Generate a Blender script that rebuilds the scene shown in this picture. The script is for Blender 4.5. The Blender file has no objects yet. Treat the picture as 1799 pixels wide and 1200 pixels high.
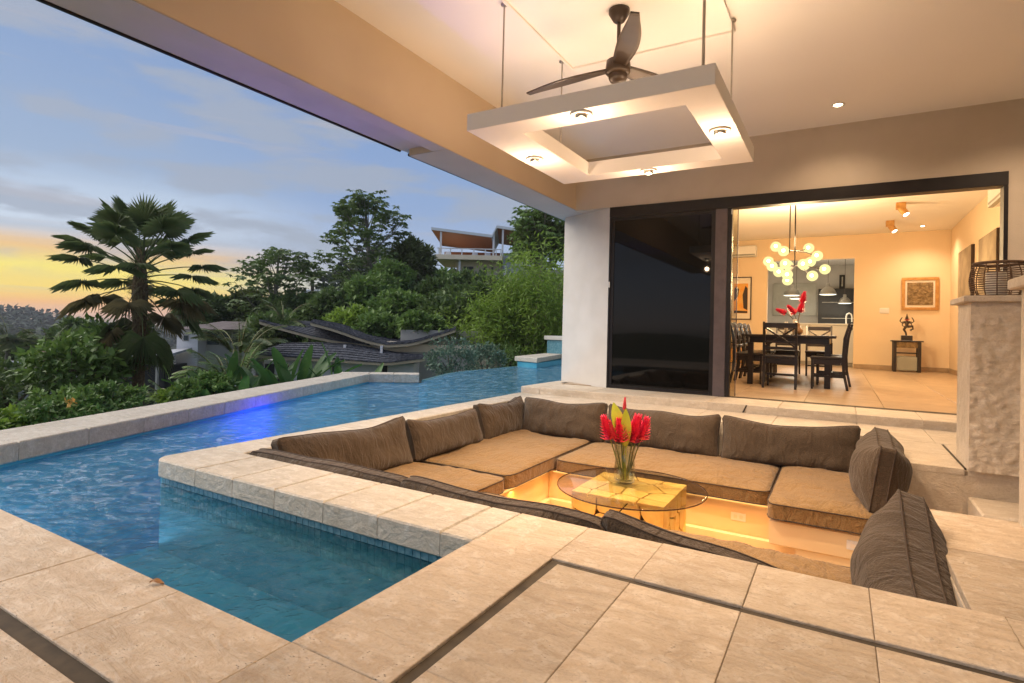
import bpy, math, random
import numpy as np
from mathutils import Vector, Matrix, noise

random.seed(7); rng = np.random.default_rng(7)
S = bpy.context.scene
COL = S.collection
PI = math.pi

# ---------------------------------------------------------------- camera
cam_d = bpy.data.cameras.new('camera'); cam = bpy.data.objects.new('camera', cam_d); COL.objects.link(cam)
cr = Vector((0.86298164, 0.50466329, 0.0240346)); cu = Vector((-0.01463081, -0.02258887, 0.99963778)); cf = Vector((-0.5050234, 0.86302069, 0.01211014))
cam.matrix_world = Matrix(((cr.x, cu.x, -cf.x, 0), (cr.y, cu.y, -cf.y, 0), (cr.z, cu.z, -cf.z, 1.0), (0, 0, 0, 1)))
cam_d.sensor_width = 36; cam_d.lens = 984.52 / 1799 * 36; cam_d.shift_y = -(600 - 563.6) / 1799
cam_d.clip_start = 0.05; cam_d.clip_end = 3000
S.camera = cam

# ---------------------------------------------------------------- world, sun, exposure
SUN_AZ = math.atan2(-0.85, -0.45)          # azimuth from +Y (towards -X)
SUN_EL = .75
W = bpy.data.worlds.new('World'); S.world = W; W.use_nodes = True
nt = W.node_tree; nt.nodes.clear()
def wn(t, **k):
    n = nt.nodes.new(t)
    for a, b in k.items(): setattr(n, a, b)
    return n
L = nt.links.new
tc = wn('ShaderNodeTexCoord'); sep = wn('ShaderNodeSeparateXYZ'); L(tc.outputs['Generated'], sep.inputs[0])
def ramp(tree, stops, interp='LINEAR'):
    r = tree.nodes.new('ShaderNodeValToRGB'); e = r.color_ramp.elements; r.color_ramp.interpolation = interp
    while len(e) < len(stops): e.new(0.5)
    for el, (p, c) in zip(e, stops): el.position = p; el.color = (*c, 1)
    return r
def math_n(tree, op, a, b=None, c=None, clamp=False):
    n = tree.nodes.new('ShaderNodeMath'); n.operation = op; n.use_clamp = clamp
    for i, v in enumerate((a, b, c)):
        if v is None: continue
        if isinstance(v, (int, float)): n.inputs[i].default_value = v
        else: tree.links.new(v, n.inputs[i])
    return n.outputs[0]
def mixc(tree, fac, a, b, mode='MIX'):
    n = tree.nodes.new('ShaderNodeMix'); n.data_type = 'RGBA'; n.blend_type = mode
    for i, v in ((0, fac), (6, a), (7, b)):
        if isinstance(v, (int, float)): n.inputs[i].default_value = v
        elif isinstance(v, tuple): n.inputs[i].default_value = (*v, 1)
        else: tree.links.new(v, n.inputs[i])
    return n.outputs[2]
z = sep.outputs['Z']
# cloud streak noise, stretched along the horizon
mp = wn('ShaderNodeMapping'); mp.inputs['Scale'].default_value = (1.6, 1.6, 7.0); L(tc.outputs['Generated'], mp.inputs[0])
n1 = wn('ShaderNodeTexNoise'); n1.inputs['Scale'].default_value = 3.4; n1.inputs['Detail'].default_value = 7; n1.inputs['Roughness'].default_value = 0.55; L(mp.outputs[0], n1.inputs[0])
mp2 = wn('ShaderNodeMapping'); mp2.inputs['Scale'].default_value = (1.2, 1.2, 26.0); L(tc.outputs['Generated'], mp2.inputs[0])
n2 = wn('ShaderNodeTexNoise'); n2.inputs['Scale'].default_value = 2.0; n2.inputs['Detail'].default_value = 5; L(mp2.outputs[0], n2.inputs[0])
wob = math_n(nt, 'MULTIPLY', math_n(nt, 'SUBTRACT', n2.outputs[0], 0.5), 0.03)
zz = math_n(nt, 'ADD', z, wob)
zr = math_n(nt, 'MULTIPLY_ADD', zz, 1.0, 0.2)      # ramp position = sin(elevation) + 0.2
glow = ramp(nt, [(0.0, (.10, .10, .08)), (0.19, (.30, .26, .22)), (0.205, (.74, .44, .33)), (0.222, (.92, .46, .14)), (0.243, (1.0, .69, .05)),
                 (0.268, (1.0, .80, .06)), (0.297, (.88, .50, .12)), (0.312, (.66, .56, .50)), (0.325, (.44, .50, .60)), (0.342, (.64, .74, .88)),
                 (0.365, (.52, .62, .76)), (0.42, (.29, .39, .56)), (0.55, (.23, .335, .54)), (1.0, (.18, .28, .50))])
L(zr, glow.inputs[0])
away = ramp(nt, [(0.0, (.09, .10, .09)), (0.19, (.30, .30, .30)), (0.205, (.60, .54, .55)), (0.26, (.48, .53, .65)), (0.32, (.36, .45, .64)),
                 (0.40, (.245, .36, .60)), (0.55, (.20, .315, .56)), (1.0, (.17, .27, .50))])
L(zr, away.inputs[0])
dp = wn('ShaderNodeVectorMath', operation='DOT_PRODUCT'); dp.inputs[1].default_value = (-0.97, 0.24, 0); L(tc.outputs['Generated'], dp.inputs[0])
az = wn('ShaderNodeMapRange', interpolation_type='SMOOTHSTEP'); az.inputs[1].default_value = 0.85; az.inputs[2].default_value = 0.975; L(dp.outputs['Value'], az.inputs[0])
base = mixc(nt, az.outputs[0], away.outputs[0], glow.outputs[0])
cl = wn('ShaderNodeMapRange', interpolation_type='SMOOTHSTEP'); cl.inputs[1].default_value = 0.44; cl.inputs[2].default_value = 0.62; cl.inputs[4].default_value = 0.95; L(n1.outputs[0], cl.inputs[0])
up = wn('ShaderNodeMapRange', interpolation_type='SMOOTHSTEP'); up.inputs[1].default_value = 0.03; up.inputs[2].default_value = 0.14; L(z, up.inputs[0])
up0 = wn('ShaderNodeMapRange'); up0.inputs[1].default_value = 0.004; up0.inputs[2].default_value = 0.03; L(z, up0.inputs[0])
cfac = math_n(nt, 'MULTIPLY', cl.outputs[0], up.outputs[0])
clouds = mixc(nt, cfac, base, (.33, .375, .47))
dk = wn('ShaderNodeMapRange', interpolation_type='SMOOTHSTEP'); dk.inputs[1].default_value = 0.56; dk.inputs[2].default_value = 0.70; dk.inputs[4].default_value = 0.45; L(n2.outputs[0], dk.inputs[0])
clouds = mixc(nt, math_n(nt, 'MULTIPLY', dk.outputs[0], up0.outputs[0]), clouds, (.46, .42, .44))
sky = wn('ShaderNodeTexSky'); sky.sky_type = 'NISHITA'; sky.sun_disc = False; sky.sun_elevation = SUN_EL; sky.sun_rotation = SUN_AZ
bg1 = wn('ShaderNodeBackground'); bg1.inputs[1].default_value = 0.012; L(sky.outputs[0], bg1.inputs[0])
bg2 = wn('ShaderNodeBackground'); bg2.inputs[1].default_value = 0.72; L(clouds, bg2.inputs[0])
adds = wn('ShaderNodeAddShader'); L(bg1.outputs[0], adds.inputs[0]); L(bg2.outputs[0], adds.inputs[1])
wo = wn('ShaderNodeOutputWorld'); L(adds.outputs[0], wo.inputs[0])

sd = bpy.data.lights.new('sun_fill', 'SUN'); sd.energy = 3.0; sd.angle = math.radians(60); sd.color = (1.0, .92, .82)  # broad fill from behind-left, not from the sunset, added to brighten the foliage
sun_fill = bpy.data.objects.new('sun_fill', sd); COL.objects.link(sun_fill)
sun_fill.rotation_euler = Vector((0.88 * math.cos(.75), 0.47 * math.cos(.75), -math.sin(.75))).to_track_quat('-Z', 'Y').to_euler()

vs = S.view_settings; vs.view_transform = 'Standard'; vs.look = 'None'; vs.exposure = 0.45; vs.gamma = 1.0; vs.use_curve_mapping = False
cy = S.cycles
S.render.engine = 'CYCLES'
cy.use_denoising = True
cy.max_bounces = 8; cy.diffuse_bounces = 4; cy.glossy_bounces = 4; cy.transmission_bounces = 6; cy.transparent_max_bounces = 24
cy.sample_clamp_indirect = 4.0; cy.caustics_reflective = False; cy.caustics_refractive = False

# ---------------------------------------------------------------- materials
MATS = {}
class NT:
    def __init__(s, name):
        s.m = bpy.data.materials.new(name); s.m.use_nodes = True; s.t = s.m.node_tree; s.t.nodes.clear()
        s.out = s.n('ShaderNodeOutputMaterial'); MATS[name] = s.m
    def n(s, ty, **k):
        n = s.t.nodes.new(ty)
        for a, b in k.items(): setattr(n, a, b)
        return n
    def l(s, a, b): s.t.links.new(a, b)
    def coord(s, kind='world', scale=(1, 1, 1), rand=0.0):
        if kind == 'world': o = s.n('ShaderNodeNewGeometry').outputs['Position']
        else: o = s.n('ShaderNodeTexCoord').outputs['Object']
        if rand:
            oi = s.n('ShaderNodeObjectInfo'); mul = s.n('ShaderNodeVectorMath', operation='SCALE'); mul.inputs[0].default_value = (rand, rand * 1.7, rand * .6); s.l(oi.outputs['Random'], mul.inputs['Scale'])
            ad = s.n('ShaderNodeVectorMath', operation='ADD'); s.l(o, ad.inputs[0]); s.l(mul.outputs[0], ad.inputs[1]); o = ad.outputs[0]
        mp = s.n('ShaderNodeMapping'); mp.inputs['Scale'].default_value = scale; s.l(o, mp.inputs[0]); return mp.outputs[0]
    def noise(s, vec, scale, detail=4, rough=.55, dist=0.0):
        n = s.n('ShaderNodeTexNoise'); n.inputs['Scale'].default_value = scale; n.inputs['Detail'].default_value = detail; n.inputs['Roughness'].default_value = rough; n.inputs['Distortion'].default_value = dist
        s.l(vec, n.inputs['Vector']); return n.outputs[0]
    def mr(s, v, a, b, c=0, d=1, smooth=True):
        n = s.n('ShaderNodeMapRange'); n.interpolation_type = 'SMOOTHSTEP' if smooth else 'LINEAR'
        n.inputs[1].default_value = a; n.inputs[2].default_value = b; n.inputs[3].default_value = c; n.inputs[4].default_value = d; s.l(v, n.inputs[0]); return n.outputs[0]
    def mix(s, f, a, b, mode='MIX'): return mixc(s.t, f, a, b, mode)
    def math(s, *a, **k): return math_n(s.t, *a, **k)
    def bump(s, h, strength=.3, dist=.01, prev=None):
        b = s.n('ShaderNodeBump'); b.inputs['Strength'].default_value = strength; b.inputs['Distance'].default_value = dist; s.l(h, b.inputs['Height'])
        if prev is not None: s.l(prev, b.inputs['Normal'])
        return b.outputs[0]
    def bsdf(s, col, rough=.6, metal=0, spec=.5, normal=None, emit=None, estr=0, trans=0, sheen=0, coat=0):
        b = s.n('ShaderNodeBsdfPrincipled')
        def setv(k, v):
            if isinstance(v, (int, float)): b.inputs[k].default_value = v
            elif isinstance(v, tuple): b.inputs[k].default_value = (*v, 1)
            else: s.l(v, b.inputs[k])
        setv('Base Color', col); setv('Roughness', rough); setv('Metallic', metal); setv('Specular IOR Level', spec)
        if normal is not None: s.l(normal, b.inputs['Normal'])
        if emit: setv('Emission Color', emit); setv('Emission Strength', estr)
        if trans: setv('Transmission Weight', trans)
        if sheen: setv('Sheen Weight', sheen)
        if coat: setv('Coat Weight', coat)
        s.l(b.outputs[0], s.out.inputs[0]); return b

def simple(name, c1, c2=None, scale=6, rough=.6, metal=0, bump=0, bscale=60, spec=.5, coord='obj', rand=3.0, var=0.0, sheen=0, coat=0, bdist=.01, stretch=(1, 1, 1)):
    t = NT(name); v = t.coord(coord, stretch, rand)
    col = c1
    if c2 is not None: col = t.mix(t.mr(t.noise(v, scale, 5), .3, .7), c1, c2)
    if var:
        oi = t.n('ShaderNodeObjectInfo'); hs = t.n('ShaderNodeHueSaturation'); t.l(t.math('MULTIPLY_ADD', oi.outputs['Random'], 2 * var, 1 - var), hs.inputs['Value'])
        if isinstance(col, tuple): hs.inputs['Color'].default_value = (*col, 1)
        else: t.l(col, hs.inputs['Color'])
        col = hs.outputs[0]
    nm = t.bump(t.noise(v, bscale, 4), bump, bdist) if bump else None
    t.bsdf(col, rough, metal, spec, nm, sheen=sheen, coat=coat); return t.m

def stone(name, ca, cb, cc, var=.07, scale=1.0, pit=.6, rough=.62):
    """limestone: soft bands, mottling, dark pits, rough relief"""
    t = NT(name); v = t.coord('world', (1, 1, 1), 9.0); vs_ = t.coord('world', (1.0 * scale, 3.2 * scale, 2.0 * scale), 5.0)
    a = t.noise(vs_, 4.2, 7, .66, 1.0); b = t.noise(v, 13 * scale, 5, .65, .4); c = t.noise(v, 70, 3, .6)
    col = t.mix(t.mr(a, .30, .72), ca, cb)
    col = t.mix(t.math('MULTIPLY', t.mr(b, .48, .66), .8), col, cc)
    col = t.mix(t.mr(c, .45, .8, 0, .35), col, (cb[0] * .6, cb[1] * .55, cb[2] * .5))
    vo = t.n('ShaderNodeTexVoronoi'); vo.inputs['Scale'].default_value = 42; t.l(vs_, vo.inputs['Vector'])
    pits = t.math('MULTIPLY', t.mr(vo.outputs['Distance'], .05, .22, 1, 0), t.mr(b, .52, .62))
    col = t.mix(t.math('MULTIPLY', pits, pit), col, (.12, .085, .055))
    st = t.noise(t.coord('world'), 1.7, 5, .6, .8); col = t.mix(t.mr(st, .50, .72, 0, .34), col, (cb[0] * .62, cb[1] * .58, cb[2] * .52))
    oi = t.n('ShaderNodeObjectInfo'); hs = t.n('ShaderNodeHueSaturation'); t.l(t.math('MULTIPLY_ADD', oi.outputs['Random'], 2 * var, 1 - var), hs.inputs['Value']); t.l(col, hs.inputs['Color'])
    h = t.math('ADD', t.math('MULTIPLY', a, .8), t.math('ADD', t.math('MULTIPLY', b, .6), t.math('SUBTRACT', t.math('MULTIPLY', c, .12), t.math('MULTIPLY', pits, .5))))
    nm = t.bump(h, .9, .022)
    t.bsdf(hs.outputs[0], rough, 0, .35, nm); return t.m

stone('deck_stone', (.58, .475, .355), (.47, .365, .255), (.64, .55, .44), .14, pit=.85)
stone('coping_stone', (.58, .52, .43), (.46, .405, .32), (.64, .59, .51), .04, 1.3)
stone('platform_stone', (.66, .57, .45), (.58, .49, .375), (.70, .62, .51), .03, .8, .2)
simple('grout', (.42, .34, .25), (.50, .41, .31), 20, .9, bump=.3)
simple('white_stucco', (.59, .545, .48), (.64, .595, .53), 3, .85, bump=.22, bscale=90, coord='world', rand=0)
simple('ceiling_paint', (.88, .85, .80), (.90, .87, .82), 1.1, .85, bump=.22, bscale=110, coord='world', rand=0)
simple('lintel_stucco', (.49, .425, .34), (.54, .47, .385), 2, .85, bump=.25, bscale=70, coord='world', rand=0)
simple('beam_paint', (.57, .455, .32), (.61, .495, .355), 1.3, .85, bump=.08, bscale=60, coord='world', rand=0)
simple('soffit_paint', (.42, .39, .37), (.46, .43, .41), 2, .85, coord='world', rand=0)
simple('interior_wall', (.79, .615, .41), (.82, .65, .44), 1, .8, bump=.05, coord='world', rand=0)
simple('interior_floor', (.44, .315, .195), (.36, .25, .15), 5, .35, bump=.05, coord='world', rand=0, var=.06)
simple('dark_bronze', (.009, .0065, .006), (.014, .010, .009), 8, .40, .0, spec=.35)
simple('bronze_stile', (.10, .075, .075), (.13, .10, .10), 6, .45)
simple('black_glass', (.003, .003, .003), None, rough=.03, spec=.32)
simple('drain_dark', (.05, .038, .025), (.09, .07, .045), 12, .9)
simple('white_plastic', (.80, .78, .74), None, rough=.4)
simple('cream_plaster', (.80, .62, .36), (.85, .68, .42), 2, .7, bump=.06, coord='world', rand=0)
simple('fan_bronze', (.040, .026, .017), (.060, .040, .026), 5, .38, .15)
simple('steel', (.45, .43, .38), None, rough=.28, metal=1)
simple('rod_steel', (.38, .35, .30), None, rough=.4, metal=.8)
simple('black_wood', (.014, .010, .009), (.026, .018, .016), 9, .32, stretch=(1, 1, 6))
simple('brown_frame', (.035, .016, .010), None, rough=.5)
simple('gold_wood', (.42, .20, .05), (.55, .30, .09), 10, .5)
simple('relief_bronze', (.14, .085, .030), (.30, .20, .085), 16, .5, bump=.9, bscale=22, bdist=.03)
simple('statue_bronze', (.045, .032, .022), (.085, .06, .04), 10, .4, .6)
simple('red_paint', (.45, .03, .03), None, rough=.5)
simple('paper', (.80, .72, .60), None, rough=.8)
simple('orange_print', (.80, .33, .05), (.75, .45, .12), 7, .8)
simple('dark_print', (.05, .035, .03), None, rough=.8)
simple('canvas_print', (.42, .33, .20), (.25, .19, .12), 2.2, .8, bump=.2, bscale=20)
simple('kitchen_grey', (.40, .38, .34), (.46, .43, .39), 2, .5, coord='world', rand=0)
simple('kitchen_panel', (.30, .30, .25), (.36, .35, .30), 3, .4)
simple('oven_black', (.005, .005, .006), None, rough=.35, spec=.2)
simple('counter_white', (.75, .74, .70), None, rough=.3)
simple('candle_wax', (.85, .80, .68), None, rough=.5)
simple('rattan', (.10, .055, .030), (.20, .12, .07), 30, .6, bump=.4, bscale=120)
simple('pine_slice', (.90, .67, .19), (.82, .50, .11), 7, .45, bump=.15, bscale=40, var=.14)
simple('core_dark', (.06, .03, .012), None, rough=.9)
simple('teal_tile', (.07, .21, .27), (.17, .34, .40), 25, .18, coord='world', rand=0)
simple('tile_grout', (.42, .50, .52), None, rough=.6)
simple('pool_plaster', (.045, .30, .44), (.07, .37, .50), 2.5, .5, coord='world', rand=0, bump=.1, bscale=8)
simple('petal_red', (.90, .075, .17), (.80, .03, .10), 25, .42, bump=.1)
simple('petal_tip', (.80, .13, .16), (.72, .04, .09), 18, .42)
simple('stem_green', (.13, .20, .035), (.20, .13, .05), 8, .5)
simple('lime_leaf', (.40, .50, .03), (.52, .55, .06), 9, .45)
simple('bulb_brown', (.24, .11, .03), (.34, .18, .07), 9, .4)
simple('terrain_green', (.022, .040, .014), (.045, .060, .022), .6, .95, coord='world', rand=0, bump=.6, bscale=1.5, bdist=.3)
simple('far_forest', (.030, .048, .030), (.055, .075, .045), .08, .95, coord='world', rand=0, bump=1, bscale=.15, bdist=3)
simple('shingle_dark', (.030, .033, .043), (.095, .10, .12), 9, .75, bump=1, bscale=14, bdist=.06, var=.3, stretch=(1, .5, 1))
simple('house_grey', (.36, .35, .32), (.42, .41, .37), 2, .85, bump=.1)
simple('house_white', (.66, .66, .68), (.72, .72, .74), 2, .8)
simple('house_cream', (.70, .60, .45), (.75, .65, .50), 2, .8)
simple('house_beige', (.34, .29, .20), (.40, .34, .24), 2, .85)
simple('soffit_wood', (.46, .17, .055), (.36, .125, .038), 3, .6, stretch=(1, 6, 1))
simple('fascia_white', (.62, .66, .70), None, rough=.6)
simple('dark_opening', (.012, .012, .013), None, rough=.4)
simple('window_glass', (.05, .07, .08), None, rough=.08)
simple('rust_roof', (.30, .13, .12), (.42, .22, .20), 4, .75, bump=.4, bscale=14, var=.1)
simple('brown_roof', (.085, .06, .055), (.13, .10, .09), 4, .8, bump=.4, bscale=12)
simple('grey_roof', (.30, .31, .34), (.40, .41, .44), 4, .7)
simple('bark', (.085, .060, .040), (.15, .115, .080), 14, .9, bump=.8, bscale=22, bdist=.03)
simple('pale_bark', (.26, .235, .20), (.16, .135, .105), 7, .9, bump=.4, bscale=20)
simple('palm_fibre', (.11, .068, .035), (.21, .145, .080), 22, .95, bump=1, bscale=50, bdist=.03)
simple('culm', (.16, .19, .05), (.26, .26, .09), 5, .5)

def leafmat(name, c1, c2, c3, trans=.25):
    t = NT(name); v = t.coord('world'); a = t.noise(v, 1.1, 3); b = t.noise(v, 9, 2)
    col = t.mix(t.mr(a, .35, .65), c1, c2); col = t.mix(t.mr(b, .55, .75, 0, .8), col, c3)
    d = t.n('ShaderNodeBsdfPrincipled'); t.l(col, d.inputs['Base Color']); d.inputs['Roughness'].default_value = .5; d.inputs['Specular IOR Level'].default_value = .35
    tr = t.n('ShaderNodeBsdfTranslucent'); t.l(col, tr.inputs[0]); mx = t.n('ShaderNodeMixShader'); mx.inputs[0].default_value = trans
    t.l(d.outputs[0], mx.inputs[1]); t.l(tr.outputs[0], mx.inputs[2]); t.l(mx.outputs[0], t.out.inputs[0])
leafmat('leaf_dark', (0.090, 0.143, 0.039), (0.130, 0.196, 0.052), (0.179, 0.236, 0.073))
leafmat('leaf_mid', (0.114, 0.196, 0.046), (0.163, 0.261, 0.057), (0.228, 0.326, 0.090))
leafmat('leaf_bright', (0.168, 0.269, 0.034), (0.224, 0.336, 0.045), (0.291, 0.403, 0.078), .4)
leafmat('leaf_grey', (0.098, 0.163, 0.106), (0.138, 0.203, 0.138), (0.196, 0.261, 0.179))
leafmat('leaf_olive', (0.098, 0.130, 0.035), (0.138, 0.171, 0.048), (0.196, 0.211, 0.081))
leafmat('palm_leaf', (0.136, 0.183, 0.061), (0.132, 0.172, 0.064), (0.185, 0.198, 0.086), .30)
leafmat('palm_brown_old', (0.190, 0.129, 0.056), (0.246, 0.168, 0.073), (0.291, 0.224, 0.112), .25)
leafmat('banana_leaf', (0.062, 0.140, 0.034), (0.090, 0.185, 0.045), (0.146, 0.224, 0.067), .3)

leafmat('palm_brown', (.19, .155, .070), (.23, .19, .085), (.28, .235, .11), .35)
# woven fabric
def fabric(name, c1, c2):
    t = NT(name); v = t.coord('obj'); w = t.n('ShaderNodeTexWave'); w.inputs['Scale'].default_value = 55; w.inputs['Distortion'].default_value = 1.2; w.inputs['Detail'].default_value = 1; t.l(v, w.inputs[0])
    ch = t.n('ShaderNodeTexVoronoi'); ch.inputs['Scale'].default_value = 95; t.l(v, ch.inputs['Vector'])
    a = t.noise(v, 5, 4); col = t.mix(t.mr(a, .3, .7), c1, c2)
    col = t.mix(t.mr(ch.outputs['Distance'], .15, .6, 0, .55), col, (c2[0] * 1.5, c2[1] * 1.5, c2[2] * 1.5))
    h = t.math('ADD', ch.outputs['Distance'], t.math('MULTIPLY', t.noise(v, 11, 4), 2.0))
    cr_ = t.noise(t.coord('obj', (2.2, 1, 1)), 3.6, 3, .5, 2.4)
    t.bsdf(col, .92, 0, .2, t.bump(cr_, .55, .05, t.bump(h, .5, .006)), sheen=.15)
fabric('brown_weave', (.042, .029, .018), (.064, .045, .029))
fabric('brown_weave_lit', (.155, .090, .033), (.195, .118, .047))  # same fabric as the backs, with the warm glow put into its colour
simple('piping', (.042, .027, .018), (.070, .047, .032), 20, .9)

def glassmat(name, tint, rough=.02, ior=1.5, dens=1.0):
    t = NT(name); lw_ = t.n('ShaderNodeLayerWeight'); lw_.inputs[0].default_value = .5; fr_o = t.math('MULTIPLY_ADD', t.math('POWER', lw_.outputs['Facing'], 4.0), .75, .04)
    tr = t.n('ShaderNodeBsdfTransparent'); tr.inputs[0].default_value = (*tint, 1); g = t.n('ShaderNodeBsdfGlossy'); g.inputs['Roughness'].default_value = rough
    mx = t.n('ShaderNodeMixShader'); t.l(t.math('MULTIPLY', fr_o, dens), mx.inputs[0]); t.l(tr.outputs[0], mx.inputs[1]); t.l(g.outputs[0], mx.inputs[2]); t.l(mx.outputs[0], t.out.inputs[0])
glassmat('table_glass', (.97, .96, .92), .015, 1.5)
glassmat('clear_glass', (.86, .88, .82), .02, 1.5, 1.6)
glassmat('pane_glass', (.80, .78, .70), .02, 1.5)
simple('glass_rim', (.10, .055, .035), None, rough=.15)

# water: fresnel mix of clear tinted body and mirror, rippled
t = NT('pool_water'); v = t.coord('world', (1.0, 1.0, 1.0))
vl = t.n('ShaderNodeVectorMath', operation='DISTANCE'); vl.inputs[1].default_value = (-5.0, 2.6, -.18); t.l(t.n('ShaderNodeNewGeometry').outputs['Position'], vl.inputs[0])
jet = t.mr(vl.outputs['Value'], .4, 2.4, 1.15, .55)
r1 = t.noise(v, 3.4, 4, .55, .8); r2 = t.noise(v, 11, 4, .6, .5); r3 = t.noise(t.coord('world', (1.4, .7, 1)), 1.3, 2)
h = t.math('MULTIPLY', t.math('ADD', t.math('MULTIPLY', r1, .9), t.math('ADD', t.math('MULTIPLY', r2, .50), r3)), jet)
bmp = t.bump(h, 1.0, .075)
fr = t.n('ShaderNodeFresnel'); fr.inputs[0].default_value = 1.36; t.l(bmp, fr.inputs['Normal'])
tr0 = t.n('ShaderNodeBsdfTransparent'); tr0.inputs[0].default_value = (.66, .90, .95, 1)
df = t.n('ShaderNodeBsdfDiffuse'); t.l(bmp, df.inputs['Normal'])
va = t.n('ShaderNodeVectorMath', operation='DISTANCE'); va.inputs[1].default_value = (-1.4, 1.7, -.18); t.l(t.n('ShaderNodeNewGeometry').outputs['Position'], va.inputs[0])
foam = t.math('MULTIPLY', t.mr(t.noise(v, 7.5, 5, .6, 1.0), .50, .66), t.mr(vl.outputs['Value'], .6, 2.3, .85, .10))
t.l(t.mix(foam, t.mix(t.mr(va.outputs['Value'], 2.5, 8.0), t.mix(t.mr(r2, .35, .65), (.030, .20, .32), (.06, .30, .44)), t.mix(t.mr(t.noise(t.coord('world', (1, .6, 1)), 8.0, 6, .68, .8), .42, .60), (.025, .24, .42), (.32, .60, .76))), (.52, .68, .80)), df.inputs[0])  # far ripples lighter: sky reflection painted into the diffuse colour
tr = t.n('ShaderNodeMixShader'); t.l(t.mr(va.outputs['Value'], 1.0, 4.2, .22, .50), tr.inputs[0]); t.l(tr0.outputs[0], tr.inputs[1]); t.l(df.outputs[0], tr.inputs[2])
g = t.n('ShaderNodeBsdfGlossy'); g.inputs['Roughness'].default_value = .10; t.l(bmp, g.inputs['Normal'])
mx = t.n('ShaderNodeMixShader'); t.l(t.math('MULTIPLY', fr.outputs[0], 1.0, clamp=True), mx.inputs[0]); t.l(tr.outputs[0], mx.inputs[1]); t.l(g.outputs[0], mx.inputs[2]); t.l(mx.outputs[0], t.out.inputs[0])

def emit(name, col, s):
    t = NT(name); e = t.n('ShaderNodeEmission'); e.inputs[0].default_value = (*col, 1); e.inputs[1].default_value = s; t.l(e.outputs[0], t.out.inputs[0])
emit('lamp_warm', (1.0, .80, .50), 14); emit('lamp_white', (1.0, .92, .75), 8); emit('globe_glow', (1.0, .86, .36), .92); emit('globe_core', (1.0, .93, .65), 7); emit('led_blue', (.05, .03, 1.0), 3); emit('pendant_glow', (1.0, .93, .72), 2.2)
emit('led_strip_glow', (1.0, .50, .14), 1.2)

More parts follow.
